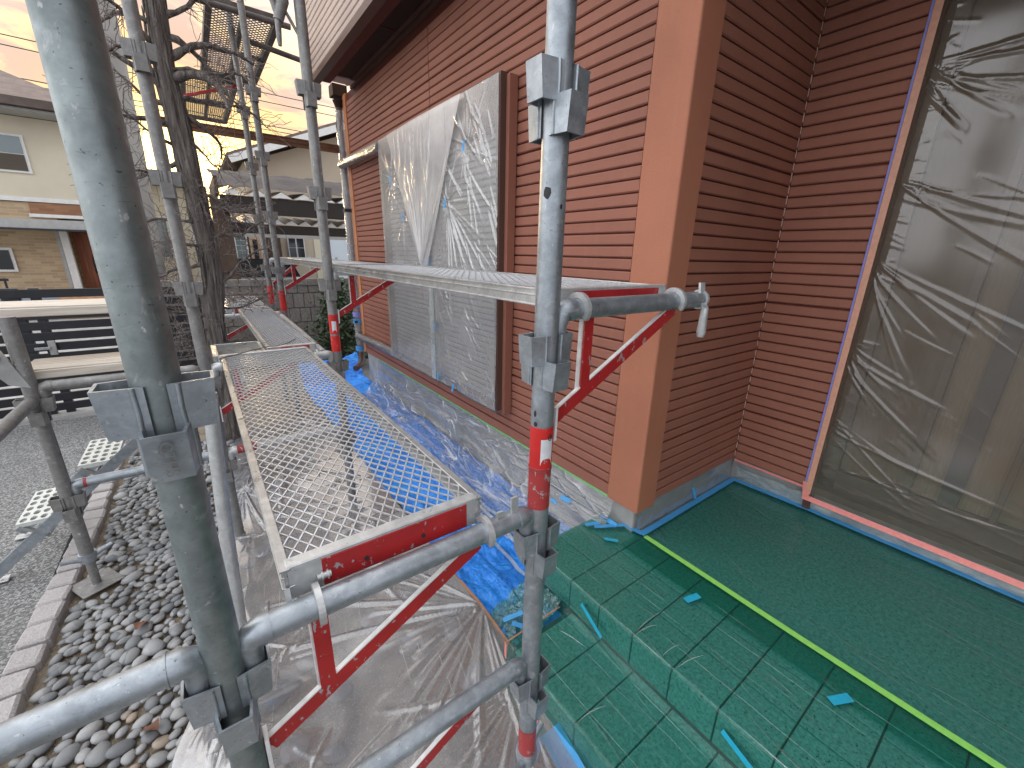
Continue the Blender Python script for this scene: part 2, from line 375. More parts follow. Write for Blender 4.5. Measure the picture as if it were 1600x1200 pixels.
# ------------------------------------------------------------------ mesh helpers
class MB:
    def __init__(s): s.v = []; s.f = []; s.sm = []
    def add(s, vs, fs, smooth=False):
        o = len(s.v); s.v.extend([tuple(v) for v in vs])
        for f in fs: s.f.append(tuple(i + o for i in f)); s.sm.append(smooth)
        return s
    def box(s, c, d, rot=None):
        x, y, z = d[0] / 2, d[1] / 2, d[2] / 2
        vs = [Vector((sx * x, sy * y, sz * z)) for sx in (-1, 1) for sy in (-1, 1) for sz in (-1, 1)]
        if rot is not None: vs = [rot @ v for v in vs]
        c = Vector(c)
        return s.add([v + c for v in vs], [(0, 1, 3, 2), (4, 6, 7, 5), (0, 4, 5, 1), (2, 3, 7, 6), (0, 2, 6, 4), (1, 5, 7, 3)])
    def b2(s, x0, x1, y0, y1, z0, z1):
        return s.box(((x0 + x1) / 2, (y0 + y1) / 2, (z0 + z1) / 2), (abs(x1 - x0), abs(y1 - y0), abs(z1 - z0)))
    def cbox(s, c, d, b=0.004, rot=None):            # chamfered box
        bm = bmesh.new(); bmesh.ops.create_cube(bm, size=1.0)
        for v in bm.verts: v.co = Vector((v.co.x * d[0], v.co.y * d[1], v.co.z * d[2]))
        bmesh.ops.bevel(bm, geom=bm.edges[:], offset=b, segments=1, affect='EDGES')
        vs = [v.co.copy() for v in bm.verts]; fs = [[v.index for v in f.verts] for f in bm.faces]
        bm.free()
        if rot is not None: vs = [rot @ v for v in vs]
        c = Vector(c)
        return s.add([v + c for v in vs], fs)
    def path(s, pts, rad, n=12, caps=True, smooth=True, flat=1.0, up=None):
        pts = [Vector(p) for p in pts]
        if isinstance(rad, (int, float)): rad = [rad] * len(pts)
        tang = []
        for i in range(len(pts)):
            a = pts[max(0, i - 1)]; b = pts[min(len(pts) - 1, i + 1)]
            tang.append((b - a).normalized())
        u = Vector(up) if up else (Vector((0, 0, 1)) if abs(tang[0].z) < 0.9 else Vector((1, 0, 0)))
        nrm = (u - tang[0] * u.dot(tang[0])).normalized()
        vs = []
        for i, p in enumerate(pts):
            nrm = (nrm - tang[i] * nrm.dot(tang[i])).normalized()
            bi = tang[i].cross(nrm)
            for k in range(n):
                a = 2 * math.pi * k / n
                vs.append(p + nrm * (math.cos(a) * rad[i]) + bi * (math.sin(a) * rad[i] * flat))
        fs = []
        for i in range(len(pts) - 1):
            for k in range(n):
                k2 = (k + 1) % n
                fs.append((i * n + k, i * n + k2, (i + 1) * n + k2, (i + 1) * n + k))
        s.add(vs, fs, smooth)
        if caps:
            s.add([vs[k] for k in range(n)], [tuple(reversed(range(n)))])
            s.add([vs[(len(pts) - 1) * n + k] for k in range(n)], [tuple(range(n))])
        return s
    def tube(s, a, b, r, n=20, caps=True): return s.path([a, b], r, n, caps)
    def rpath(s, pts, w, h, up):                     # rectangle swept along points: w along up, h across
        pts = [Vector(p) for p in pts]; vs = []; n = len(pts)
        for i, p in enumerate(pts):
            tg = (pts[min(n - 1, i + 1)] - pts[max(0, i - 1)]).normalized()
            u = Vector(up); u = (u - tg * u.dot(tg)).normalized(); b = tg.cross(u)
            for a_, c_ in ((-1, -1), (1, -1), (1, 1), (-1, 1)): vs.append(p + u * (a_ * w / 2) + b * (c_ * h / 2))
        fs = []
        for i in range(n - 1):
            for k in range(4):
                k2 = (k + 1) % 4; fs.append((i * 4 + k, i * 4 + k2, (i + 1) * 4 + k2, (i + 1) * 4 + k))
        fs += [(3, 2, 1, 0), tuple((n - 1) * 4 + k for k in range(4))]
        return s.add(vs, fs)
    def grid(s, nu, nv, fn, smooth=True):
        vs = [Vector(fn(i / nu, j / nv)) for i in range(nu + 1) for j in range(nv + 1)]
        fs = [(i * (nv + 1) + j, (i + 1) * (nv + 1) + j, (i + 1) * (nv + 1) + j + 1, i * (nv + 1) + j + 1) for i in range(nu) for j in range(nv)]
        return s.add(vs, fs, smooth)
    def prism(s, poly, ext):                          # planar polygon of 3d points extruded by a vector
        n = len(poly); poly = [Vector(p) for p in poly]; e = Vector(ext)
        fs = [tuple(reversed(range(n))), tuple(range(n, 2 * n))] + [(i, (i + 1) % n, (i + 1) % n + n, i + n) for i in range(n)]
        return s.add(poly + [p + e for p in poly], fs)
    def mesh(s, name, mat):
        me = bpy.data.meshes.new(name)
        me.from_pydata([tuple(v) for v in s.v], [], s.f)
        me.polygons.foreach_set('use_smooth', s.sm)
        me.materials.append(MATS[mat]); me.validate(); me.update()
        return me
    def build(s, name, mat, parent=None, kind=None, local=False):
        if parent is not None and not local:
            o_ = origin(parent); s.v = [(v[0] - o_.x, v[1] - o_.y, v[2] - o_.z) for v in s.v]
        return link(name, s.mesh(name, mat), parent, kind)
def origin(o):
    p = Vector(o.location)
    while o.parent: o = o.parent; p = p + Vector(o.location)
    return p
def link(name, me, parent=None, kind=None):
    o = bpy.data.objects.new(name, me); col.objects.link(o)
    if parent is not None: o.parent = parent
    if kind: o['kind'] = kind
    return o
def thing(name, label, cat, loc=(0, 0, 0), group=None):
    o = bpy.data.objects.new(name, None); col.objects.link(o); o.location = loc
    o.empty_display_size = 0.1
    return tag(o, label, cat, group)
def tag(o, label, cat, group=None):
    o['label'] = label; o['category'] = cat
    if group: o['group'] = group
    return o
def recenter(o):                                      # put a single-mesh thing's origin at its base
    me = o.data; xs = [v.co for v in me.vertices]
    c = Vector(((min(v.x for v in xs) + max(v.x for v in xs)) / 2, (min(v.y for v in xs) + max(v.y for v in xs)) / 2, min(v.z for v in xs)))
    me.transform(Matrix.Translation(-c)); o.location = c
    return o
def nz(x, y, z=0.0): return noise.noise(Vector((x, y, z)))
def fbm(x, y, z=0.0, o=4):
    a = 0; k = 1.0; fq = 1.0
    for _ in range(o): a += k * nz(x * fq, y * fq, z + fq); k *= 0.5; fq *= 2.03
    return a
def rid(x, y, z=0.0): return 1 - abs(nz(x, y, z)) * 2

def np_sheet(X, Y, Z):
    nu, nv = X.shape[0] - 1, X.shape[1] - 1
    m = MB(); m.v = list(map(tuple, np.stack([X, Y, Z], -1).reshape(-1, 3).tolist()))
    m.f = [(i * (nv + 1) + j, (i + 1) * (nv + 1) + j, (i + 1) * (nv + 1) + j + 1, i * (nv + 1) + j + 1) for i in range(nu) for j in range(nv)]
    m.sm = [True] * len(m.f); return m
def folds(A, B, rays):                                 # straight stretched folds: (a, b, angle, length, width, height)
    Hh = np.zeros_like(A)
    for a0, b0, an, L, w, h in rays:
        c_, s_ = math.cos(an), math.sin(an); t_ = (A - a0) * c_ + (B - b0) * s_; q = -(A - a0) * s_ + (B - b0) * c_
        q = q + 0.02 * L * np.sin(t_ / L * 3 + a0 * 40)
        ww = w * (0.35 + np.clip(t_ / L, 0, 1))
        Hh += h * np.clip(1 - np.abs(q) / ww, 0, 1) * np.clip(t_ / (0.12 * L), 0, 1) * np.clip(1 - t_ / L, 0, 1) ** 0.7
    return Hh
def swell(A, B, seed, f, n=7):                         # smooth large undulation
    rg = random.Random(seed); Hh = np.zeros_like(A)
    for _ in range(n):
        an = rg.uniform(0, 6.28); k = f * rg.uniform(0.5, 1.6); Hh += np.sin((A * math.cos(an) + B * math.sin(an)) * k + rg.uniform(0, 6.28)) / n
    return Hh

# ================================================================== ground
o = MB().grid(1, 1, lambda u, v: (-300 + 600 * u, -300 + 600 * v, -0.03)).build('ground', 'asphalt', kind='structure')
o = MB().b2(-6.5, -0.80, -3.0, 5.3, -0.025, 0.0).build('driveway', 'aggregate', kind='structure')
o = MB().b2(-40, 0.3, 5.76, 12.9, -0.025, 0.0).build('road', 'concrete', kind='structure')
o = MB().b2(-6.5, 0.2, 5.3, 5.75, -0.02, 0.035).build('gate_threshold', 'concrete', kind='structure')
bed = MB().grid(60, 110, lambda u, v: (-0.76 + 2.3 * u, -0.6 + 6.9 * v, -0.005 + 0.012 * fbm(u * 16, v * 40))).build('garden_bed', 'soil', kind='structure')

# kerb of granite setts
kerb = thing('stone_kerb', 'row of rough pinkish granite setts edging the pebble bed', 'kerb', (-0.75, 2.3, 0))
kp = [(-0.80, 0.75), (-0.79, 1.5), (-0.765, 2.0), (-0.74, 2.4), (-0.715, 2.8), (-0.71, 3.3), (-0.71, 4.4)]
def kpos(y):
    for (x0, y0), (x1, y1) in zip(kp, kp[1:]):
        if y0 <= y <= y1: return x0 + (x1 - x0) * (y - y0) / (y1 - y0)
    return kp[-1][0]
setts = []
for q in range(3):
    m = MB(); m.cbox((0, 0, 0), (0.094, 0.112, 0.075), 0.009)
    m.v = [(x + 0.006 * nz(x * 30, y * 30, z * 30 + q * 9), y + 0.005 * nz(x * 28 + 5, y * 30, q), z + 0.006 * nz(x * 30, y * 30 + 7, q * 3)) for x, y, z in m.v]
    setts.append(m.mesh('sett', 'granite'))
y = 0.85; i = 0
while y < 4.35:
    s_ = link('sett', setts[i % 3], kerb); s_.location = Vector((kpos(y) + random.uniform(-.004, .004) + 0.75, y - 2.3, 0.012 + random.uniform(-.005, .006)))
    s_.rotation_euler = (random.uniform(-.05, .05), random.uniform(-.05, .05), random.uniform(-.05, .05) - 0.05); s_.scale = (1, random.uniform(.88, 1.02), 1)
    y += 0.119; i += 1

# pebbles
pm = []
for q in range(5):
    bm = bmesh.new(); bmesh.ops.create_icosphere(bm, subdivisions=2, radius=1.0)
    for v in bm.verts:
        c = v.co; k = 1 + 0.22 * nz(c.x * 1.1 + q * 7, c.y * 1.1, c.z * 1.1)
        v.co = Vector((c.x * k, c.y * k * (0.62 + 0.07 * q), c.z * k * (0.44 + 0.04 * q)))
    me = bpy.data.meshes.new('pebble'); bm.to_mesh(me); bm.free()
    me.polygons.foreach_set('use_smooth', [True] * len(me.polygons)); me.materials.append(MATS['pebble']); pm.append(me)
pts = []
tries = 0
while len(pts) < 1150 and tries < 90000:
    tries += 1
    y = 0.75 + 3.3 * random.random(); x0 = kpos(y) + 0.085; x1 = min(0.02, -0.28 + 0.135 * (y - 1.0)) + 0.05
    x = random.uniform(x0, x1); s_ = random.choice((0.020, 0.024, 0.028, 0.034, 0.042)) * random.uniform(0.85, 1.15)
    if (x + 0.61) ** 2 + (y - 2.414) ** 2 < 0.011: continue
    if fbm(x * 2.6 + 3, y * 2.0, 1.0) > 0.26 and random.random() < 0.86: continue
    if all((x - a) ** 2 + (y - b) ** 2 > (0.70 * (s_ + c)) ** 2 for a, b, c in pts): pts.append((x, y, s_))
pts.sort(key=lambda p: p[1])
rest = MB()
for i, (x, y, s_) in enumerate(pts):
    rz = random.gauss(0.9, 0.6); e = (random.uniform(-.25, .25), random.uniform(-.25, .25), rz)
    zz_ = 0.008 + s_ * 0.26
    if i < 300:
        p = link('pebble', random.choice(pm), bed); p.location = (x, y, zz_); p.rotation_euler = e; p.scale = (s_,) * 3
    else:
        me = random.choice(pm); mt = Matrix.Translation((x, y, zz_)) @ Matrix.Rotation(rz, 4, 'Z') @ Matrix.Rotation(e[0], 4, 'X') @ Matrix.Scale(s_, 4)
        rest.add([mt @ v.co for v in me.vertices], [tuple(f.vertices) for f in me.polygons], True)
rest.build('pebbles', 'pebble_mix', bed, 'stuff')
# rocks that lie under the clear sheet
for i in range(46):
    p = link('rock', random.choice(pm), bed); s_ = random.uniform(0.03, 0.075)
    p.location = (random.uniform(-0.1, 0.7), random.uniform(0.9, 3.8), 0.004); p.rotation_euler = (0, 0, random.uniform(0, 3)); p.scale = (s_, s_, s_ * 0.6)
for i, (x, y) in enumerate([(-0.42, 1.98), (-0.36, 1.45)]):
    m = MB(); a = random.uniform(0, 3)
    m.grid(6, 3, lambda u, v: ((u - .5) * 0.075, (v - .5) * 0.026 * math.sin(math.pi * min(max(u, .06), .94)) * 2, 0.012 * math.sin(u * 5) + 0.008 * abs(v - .5)))
    l = m.build('fallen_leaf', 'dead_leaf'); l.location = (x, y, 0.045); l.rotation_euler = (0.15, 0.2, a)
    tag(l, ['curled brown fallen leaf on the pebbles midway along the kerb', 'brown fallen leaf on bare soil under the thick pipe'][i], 'leaf')

# ================================================================== the house
XW, YC, X3 = 1.48, 0.985, 2.395
Z_SID, Z_SOF, Z_TER = 0.43, 3.03, 0.277
house = thing('house', 'brown clapboard house being repainted with overhanging upper floor', 'house', (XW, 3.0, 0))
lw = MB()
lw.b2(XW, XW + 0.14, 0.99, 4.88, Z_SID - 0.005, Z_SOF)
long_wall = lw.build('long_wall', 'groove', house)
sw = MB().b2(XW + 0.005, X3 + 0.2, YC, YC + 0.14, Z_SID - 0.003, 3.3); side_wall = sw.build('side_wall', 'groove', house)
rw = MB().b2(X3, X3 + 0.14, 0.60, YC + 0.02, Z_SID - 0.001, 3.3); recess_wall = rw.build('recess_wall', 'groove', house)
PITCH = 0.0505
def strip_mesh(name, L, axis, h=PITCH - 0.0065, d=0.013, mat='siding'):
    m = MB()
    # chamfered strip with its back at 0 and its front at -d; long axis = axis
    prof = [(0, -h / 2), (-d * 0.65, -h / 2), (-d, -h / 2 + 0.005), (-d, h / 2 - 0.004), (-d * 0.7, h / 2), (0, h / 2)]
    n = len(prof)
    if axis == 'Y': a = [(p, -L / 2, q) for p, q in prof]; b = [(p, L / 2, q) for p, q in prof]
    else: a = [(L / 2, p, q) for p, q in prof]; b = [(-L / 2, p, q) for p, q in prof]
    m.add(a + b, [tuple(range(n)), tuple(reversed(range(n, 2 * n)))] + [(i, i + n, (i + 1) % n + n, (i + 1) % n) for i in range(n)])
    return m.mesh(name, mat)
def strips(parent, name, L, axis, center, z0, z1, mat='siding', ph=0):
    me = strip_mesh(name, L, axis, mat=mat); k = 0; z = z0 + PITCH / 2
    oo = origin(parent)
    me2 = strip_mesh(name, L, axis, h=PITCH - 0.0105, mat=mat)
    while z < z1 - PITCH * 0.3:
        bold = (k + ph) % 12 == 0
        s_ = link(name, me2 if bold else me, parent)
        s_.location = Vector((center[0], center[1], z + (0.0018 if bold else 0))) - oo
        z += PITCH; k += 1
strips(long_wall, 'siding_strip', 2.962 - 1.147, 'Y', (XW, (2.962 + 1.147) / 2, 0), Z_SID + 0.055, Z_SOF - 0.05, ph=5)
strips(long_wall, 'siding_strip', 4.80 - 2.970, 'Y', (XW, (4.80 + 2.970) / 2, 0), Z_SID + 0.055, Z_SOF - 0.05, ph=5)
strips(side_wall, 'siding_strip', (X3 - 0.004) - 1.597, 'X', ((X3 + 1.597) / 2, YC, 0), Z_SID, 3.25, ph=6)
strips(recess_wall, 'siding_strip', (YC - 0.018) - 0.604, 'Y', (X3, (YC - 0.018 + 0.604) / 2, 0), Z_SID, 3.25, ph=6)
MB().b2(XW - 0.016, XW + 0.01, 1.142, 4.80, Z_SID - 0.012, Z_SID + 0.052).build('sill_board', 'siding', house)
# corner post: an L with softened arris
m = MB()
px, py, e = XW - 0.022, YC - 0.022, 0.008
poly = [(px, 1.138), (px, py + e), (px + e * .3, py + e * .3), (px + e, py), (1.592, py), (1.592, YC + 0.02), (XW + 0.03, YC + 0.02), (XW + 0.03, 1.138)]
m.prism([(a, b, Z_SID - 0.012) for a, b in poly], (0, 0, Z_SOF - Z_SID + 0.012)); m.build('corner_post', 'post_paint', house)
MB().b2(XW - 0.02, XW + 0.06, 4.81, 4.90, Z_SID - 0.01, Z_SOF).build('far_corner_post', 'far_trim', house)
# little bead lines of sealant beside the post and in the inner corner
for i, (x, y) in enumerate([(1.5945, YC - 0.0135), (X3 - 0.0135, YC - 0.0135)]):
    m = MB()
    for k in range(52):
        z = Z_SID + 0.02 + k * PITCH; m.path([(x, y, z), (x + 0.001, y, z + 0.018), (x, y, z + random.uniform(.03, .04))], 0.0023, 5)
    m.build('sealant_bead', 'sealant', house)
# foundation
MB().b2(XW + 0.012, XW + 0.15, 1.0, 4.86, -0.02, Z_SID - 0.008).build('foundation', 'concrete', house)
MB().b2(XW + 0.016, X3 + 0.1, YC + 0.012, YC + 0.13, 0.0, Z_SID - 0.006).build('foundation', 'concrete', house)
MB().b2(X3 + 0.042, X3 + 0.15, -1.5, YC + 0.01, 0.0, Z_SID - 0.004).build('foundation', 'concrete', house)
for y in (2.9, 3.17):
    f_ = MB().b2(XW - 0.004, XW + 0.014, y - 0.11, y + 0.11, 0.425, 0.478).build('vent', 'vent_metal', house)
    m = MB()
    for k in range(5): m.b2(XW - 0.008, XW - 0.003, y - 0.1, y + 0.1, 0.429 + k * 0.0095, 0.433 + k * 0.0095)
    m.build('louvre', 'dark_bar', f_)
# upper floor and soffit
UX = 1.13
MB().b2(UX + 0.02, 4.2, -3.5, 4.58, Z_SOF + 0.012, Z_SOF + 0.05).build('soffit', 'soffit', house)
for y in (3.35, 1.55, -0.2):
    MB().b2(UX + 0.05, XW, y - 0.003, y + 0.003, Z_SOF + 0.006, Z_SOF + 0.011).build('soffit_joint', 'groove', house)
for dx in (0.0, 0.035):
    MB().b2(XW - 0.03 - dx, XW - 0.006 - dx, 1.14, 4.6, Z_SOF - 0.02 + dx * 0.6, Z_SOF + 0.012).build('soffit_moulding', 'trim_dark', house)
uw = MB().b2(UX, UX + 0.14, -3.5, 4.58, Z_SOF - 0.02, 5.3).build('upper_wall', 'groove', house)
strips(uw, 'siding_strip', 8.06, 'Y', (UX, 0.54, 0), Z_SOF + 0.0, 4.6, mat='siding_skylit')
MB().b2(UX - 0.016, UX + 0.05, -3.5, 4.585, Z_SOF - 0.045, Z_SOF - 0.002).build('drip_edge', 'trim_dark', house)
MB().b2(UX + 0.14, 4.2, 4.44, 4.58, Z_SOF, 5.3).build('upper_end_wall', 'siding_skylit', house)
MB().b2(UX + 0.1, 4.2, -3.5, 4.5, 5.3, 5.36).build('roof_deck', 'soffit', house)
MB().b2(X3 + 0.005, X3 + 0.14, -3.5, 0.60, 2.75, 3.3).build('lintel', 'siding', house)

MB().b2(1.2, X3 + 0.3, -1.65, -1.50, 0.0, 3.3).build('porch_wall', 'siding', house)  # added unseen wall that blocks light from behind and darkens the recess

MB().b2(UX + 0.16, X3 + 0.3, -1.5, YC - 0.05, 2.74, 2.80).build('shade_ceiling', 'soffit', house)  # added unseen ceiling, set low to shade the top of the recess

# shuttered window on the long wall
WX = 1.375; wy0, wy1, wz0, wz1 = 1.985, 3.735, 0.615, 2.42
m = MB(); th = 0.035
m.b2(WX, XW - 0.001, wy0, wy0 + th, wz0, wz1); m.b2(WX, XW - 0.001, wy1 - th, wy1, wz0, wz1)
m.b2(WX, XW - 0.001, wy0 + th, wy1 - th, wz1 - 0.23, wz1); m.b2(WX, XW - 0.001, wy0 + th, wy1 - th, wz0, wz0 + 0.03)
win = m.build('shutter_window', 'trim_dark', house)
MB().b2(WX + 0.035, XW - 0.02, wy0 - 0.03, wy0 - 0.0015, wz0 - 0.02, wz1 - 0.01).build('side_trim', 'siding', win)
sl = MB(); sl.b2(-0.006, 0.006, -(wy1 - wy0 - 2 * th) / 2, (wy1 - wy0 - 2 * th) / 2, -0.0125, 0.0125)
sl.b2(-0.010, -0.006, -(wy1 - wy0 - 2 * th) / 2, (wy1 - wy0 - 2 * th) / 2, -0.0125, -0.006)
sme = sl.mesh('shutter_slat', 'shutter_metal')
z = wz0 + 0.05
while z < wz1 - 0.25:
    s_ = link('shutter_slat', sme, win); s_.location = Vector((WX + 0.055, (wy0 + wy1) / 2, z)) - origin(win); z += 0.0365
MB().b2(WX + 0.068, WX + 0.072, wy0 + th, wy1 - th, wz0 + 0.03, wz1 - 0.23).build('shutter_backing', 'steel_grey', win)
MB().b2(WX + 0.01, WX + 0.048, 2.76, 2.83, wz0 + 0.03, wz1 - 0.23).build('mullion', 'galv_light', win)

# sliding door in the recess (behind film)
MB().b2(X3 + 0.004, X3 + 0.138, 0.566, 0.5995, 0.3, 3.3).build('door_jamb', 'trim_dark', house)
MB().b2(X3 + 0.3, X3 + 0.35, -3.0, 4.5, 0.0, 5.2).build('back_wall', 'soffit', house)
dr = MB(); dr.b2(X3 + 0.06, X3 + 0.075, -2.2, 0.565, Z_SID + 0.02, 2.75)
door = dr.build('sliding_door', 'glass_dark', house)
for y0, y1, mt in [(0.50, 0.565, 'frame_bronze'), (0.235, 0.262, 'frame_bronze'), (0.085, 0.145, 'dark_bar'), (-0.03, -0.012, 'frame_bronze'), (-0.62, -0.56, 'frame_bronze')]:
    MB().b2(X3 + 0.03, X3 + 0.058, y0, y1, Z_SID + 0.07, 2.7).build('stile', mt, door)
for y0, y1, mt in [(0.264, 0.498, 'curtain'), (0.147, 0.233, 'curtain_light'), (-0.01, 0.083, 'curtain_light'), (-0.55, -0.032, 'curtain')]:
    MB().grid(24, 6, lambda u, v: (X3 + 0.056 + 0.0015 * math.sin(u * 40), y0 + (y1 - y0) * u, Z_SID + 0.13 + 2.15 * v)).build('curtain', mt, door)
MB().b2(X3 + 0.025, X3 + 0.057, -2.2, 0.497, Z_SID + 0.02, Z_SID + 0.125).build('bottom_rail', 'frame_bronze', door)
MB().b2(X3 - 0.02, X3 + 0.06, -2.3, 0.565, Z_SID - 0.02, Z_SID + 0.018).build('door_sill', 'frame_bronze', door)

# downpipe with hopper
dp = MB(); dp.path([(1.44, 4.95, 3.0), (1.44, 4.95, 2.86), (1.425, 4.96, 2.76), (1.44, 4.95, 2.6), (1.44, 4.95, 0.36), (1.42, 4.90, 0.27), (1.32, 4.80, 0.24)], 0.036, 12)
dpo = dp.build('downpipe', 'trim_dark', house)
m = MB(); m.prism([(1.37, 4.88, 3.02), (1.51, 4.88, 3.02), (1.51, 5.02, 3.02), (1.37, 5.02, 3.02)], (0, 0, 0.10)); m.build('hopper', 'soffit', dpo)
m = MB(); m.path([(1.44, 4.95, 2.99), (1.44, 4.95, 2.93)], [0.065, 0.04], 10); m.build('hopper_outlet', 'soffit', dpo)
for z in (0.75, 1.95):
    MB().b2(1.39, 1.52, 4.90, 4.99, z, z + 0.03).build('pipe_clip', 'dark_bar', dpo)
m = MB()
m.path([(1.44 + 0.004 * nz(k, 1), 4.95 + 0.004 * nz(k, 5), 2.9 - k * 0.1) for k in range(26)], [0.046 + 0.010 * nz(k * 1.7, 3) for k in range(26)], 9, False)
tag(recenter(m.build('plastic_wrap', 'film_wrap')), 'crinkled clear plastic wrapped round the downpipe at the far house corner', 'plastic wrap')
for z, mt in [(0.93, 'tape_blue'), (0.82, 'tape_purple'), (0.74, 'tape_blue'), (0.42, 'tape_blue')]:
    m = MB(); m.path([(1.44, 4.95, z), (1.44, 4.95, z + 0.055)], 0.056, 9, False)
    tag(recenter(m.build('tape_band', mt)), {'tape_purple': 'purple tape band round the wrapped downpipe'}.get(mt, 'blue tape band round the foot of the wrapped downpipe'), 'tape', None if mt == 'tape_purple' else 'blue bands on the downpipe')
# wrapped rails beside the window
def wrapped(a, b, r, label):
    a, b = Vector(a), Vector(b); t_ = thing('wrapped_pipe', label, 'pipe', tuple((a + b) / 2))
    MB().tube(a, b, r, 12).build('pipe', 'trim_dark', t_)
    m = MB(); n = 18; m.path([a.lerp(b, k / n) + Vector((0, 0, 0.003 * nz(k, 2))) for k in range(n + 1)], [r * 1.22 + 0.005 * nz(k * 1.9, a.z) for k in range(n + 1)], 10)
    m.build('plastic_wrap', 'film_wrap', t_)
wrapped((1.385, 3.735, 2.372), (1.40, 4.90, 2.40), 0.036, 'plastic wrapped pipe running level from window top to downpipe')
wrapped((1.405, 3.735, 0.632), (1.41, 4.90, 0.60), 0.034, 'plastic wrapped pipe running from window bottom to downpipe')

# ================================================================== terrace and steps
steps = thing('tiled_steps', 'two tiled entrance steps below the terrace under green film', 'steps', (1.2, 0.2, 0))
LX, SX, SZ, LEND, SEND = 1.035, 0.734, 0.14, 1.20, 0.948
MB().b2(LX + 0.01, X3 + 0.2, -2.6, LEND - 0.008, -0.02, Z_TER - 0.011).build('landing_core', 'grout', steps)
MB().b2(SX + 0.01, LX + 0.012, -2.6, SEND - 0.008, -0.02, SZ - 0.011).build('step_core', 'grout', steps)
TP = 0.155
tl = MB().cbox((0, 0, 0), (TP - 0.005, TP - 0.005, 0.012), 0.0015).mesh('tile', 'tile')
rs1 = MB().cbox((0, 0, 0), (0.010, TP - 0.005, 0.122), 0.0015).mesh('riser_tile', 'tile')
rs2 = MB().cbox((0, 0, 0), (0.010, TP - 0.005, 0.118), 0.0015).mesh('riser_tile', 'tile')
def put(name, me, parent, loc):
    o = link(name, me, parent); o.location = Vector(loc) - origin(parent); return o
for j in range(20):
    y = 0.947 + TP * 1.5 - j * TP
    if y > LEND - 0.05: continue
    for i in range(3): put('tile', tl, steps, (LX + TP / 2 + i * TP, y, Z_TER - 0.006))
    put('riser_tile', rs1, steps, (LX + 0.006, y, SZ + 0.062))
for j in range(19):
    y = SEND - 0.03 - TP * 0.5 - j * TP
    for i in range(2): put('tile', tl, steps, (SX + TP / 2 - 0.006 + i * 0.147, y, SZ - 0.006))
    put('riser_tile', rs2, steps, (SX + 0.006, y, 0.064))
put('tile', tl, steps, (LX + TP / 2, LEND - 0.085, Z_TER - 0.0062)); put('tile', tl, steps, (LX + TP * 1.5, LEND - 0.085, Z_TER - 0.0062)); put('tile', tl, steps, (LX + TP * 2.5, LEND - 0.085, Z_TER - 0.0062))
MB().b2(LX + 3 * TP, X3 + 0.05, -1.5, YC + 0.01, Z_TER - 0.0115, Z_TER - 0.001).build('terrace', 'terrace_screed', kind='structure')

# green masking film
def gz(x, y): return 0.004 * fbm(x * 7, y * 3) + 0.0028 * max(0, rid(x * 9 + 0.6 * y, y * 0.7)) ** 6
def green_upper(u, v):
    x = 1.365 + (2.43 - 1.365) * u; y = 0.965 - 2.6 * v
    return (x, y + 0.004 * nz(x * 9, 3), Z_TER + 0.012 + 0.6 * gz(x, y) + (0.004 if x < 1.5 else 0))
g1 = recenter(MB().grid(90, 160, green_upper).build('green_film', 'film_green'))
tag(g1, 'flat translucent green masking film spread over the upper terrace', 'plastic film')
prof = [(1.515, Z_TER + 0.006), (1.40, Z_TER + 0.006), (1.28, Z_TER + 0.006), (1.16, Z_TER + 0.006), (1.06, Z_TER + 0.007), (LX + 0.004, Z_TER + 0.008), (LX - 0.006, Z_TER + 0.001), (LX - 0.010, 0.22), (LX - 0.020, 0.165), (LX - 0.045, SZ + 0.010),
        (0.93, SZ + 0.007), (0.84, SZ + 0.007), (0.77, SZ + 0.008), (SX + 0.002, SZ + 0.009), (SX - 0.008, SZ + 0.001), (SX - 0.012, 0.08), (SX - 0.022, 0.03), (SX - 0.05, 0.012)]
pl = [0]
for a, b in zip(prof, prof[1:]): pl.append(pl[-1] + math.hypot(b[0] - a[0], b[1] - a[1]))
def pat(u):
    d = u * pl[-1]
    for i in range(len(prof) - 1):
        if d <= pl[i + 1] + 1e-9:
            k = (d - pl[i]) / (pl[i + 1] - pl[i]); return prof[i][0] + (prof[i + 1][0] - prof[i][0]) * k, prof[i][1] + (prof[i + 1][1] - prof[i][1]) * k
    return prof[-1]
def green_steps(u, v):
    x, z = pat(u)
    yend = 1.185 if x > LX - 0.02 else 0.955
    y = yend - (yend + 1.7) * v
    w = gz(x, y)
    return (x - (0.35 * abs(w) if z < Z_TER else 0), y, z + max(0, w))
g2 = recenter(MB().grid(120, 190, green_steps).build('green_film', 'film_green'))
tag(g2, 'translucent green masking film draped down over the two tiled steps', 'plastic film')
# creases in the green film: thin raised fold lines along the steps
def crease(x, z, y0, y1, r=0.0016, label=None):
    m = MB(); n = 46; a = random.uniform(0, 50)
    m.path([(x + 0.006 * nz(a, k * 0.11) + 0.002 * nz(a, k * .7), y0 + (y1 - y0) * k / n, z + 0.001) for k in range(n + 1)], [r * 0.85 * max(0.12, 0.2 + 1.4 * nz(a + 3, k * 0.16)) for k in range(n + 1)], 5)
    c_ = m.build('film_crease', 'film_fold', g2 if x < 1.5 else g1, local=False)
    return c_
for x, z in [(1.115, Z_TER + 0.011), (1.205, Z_TER + 0.011), (1.30, Z_TER + 0.012), (1.39, Z_TER + 0.014)]: crease(x, z, 0.95, -1.3, 0.0011)
for x, z in [(0.79, SZ + 0.012), (0.862, SZ + 0.012), (0.935, SZ + 0.012)]: crease(x, z, 0.9, -1.2, 0.0013)
crease(LX - 0.002, Z_TER + 0.008, 1.05, -1.3, 0.0046); crease(SX - 0.002, SZ + 0.008, 0.72, -1.2, 0.0046); crease(LX - 0.055, SZ + 0.012, 0.86, -1.2, 0.0020)
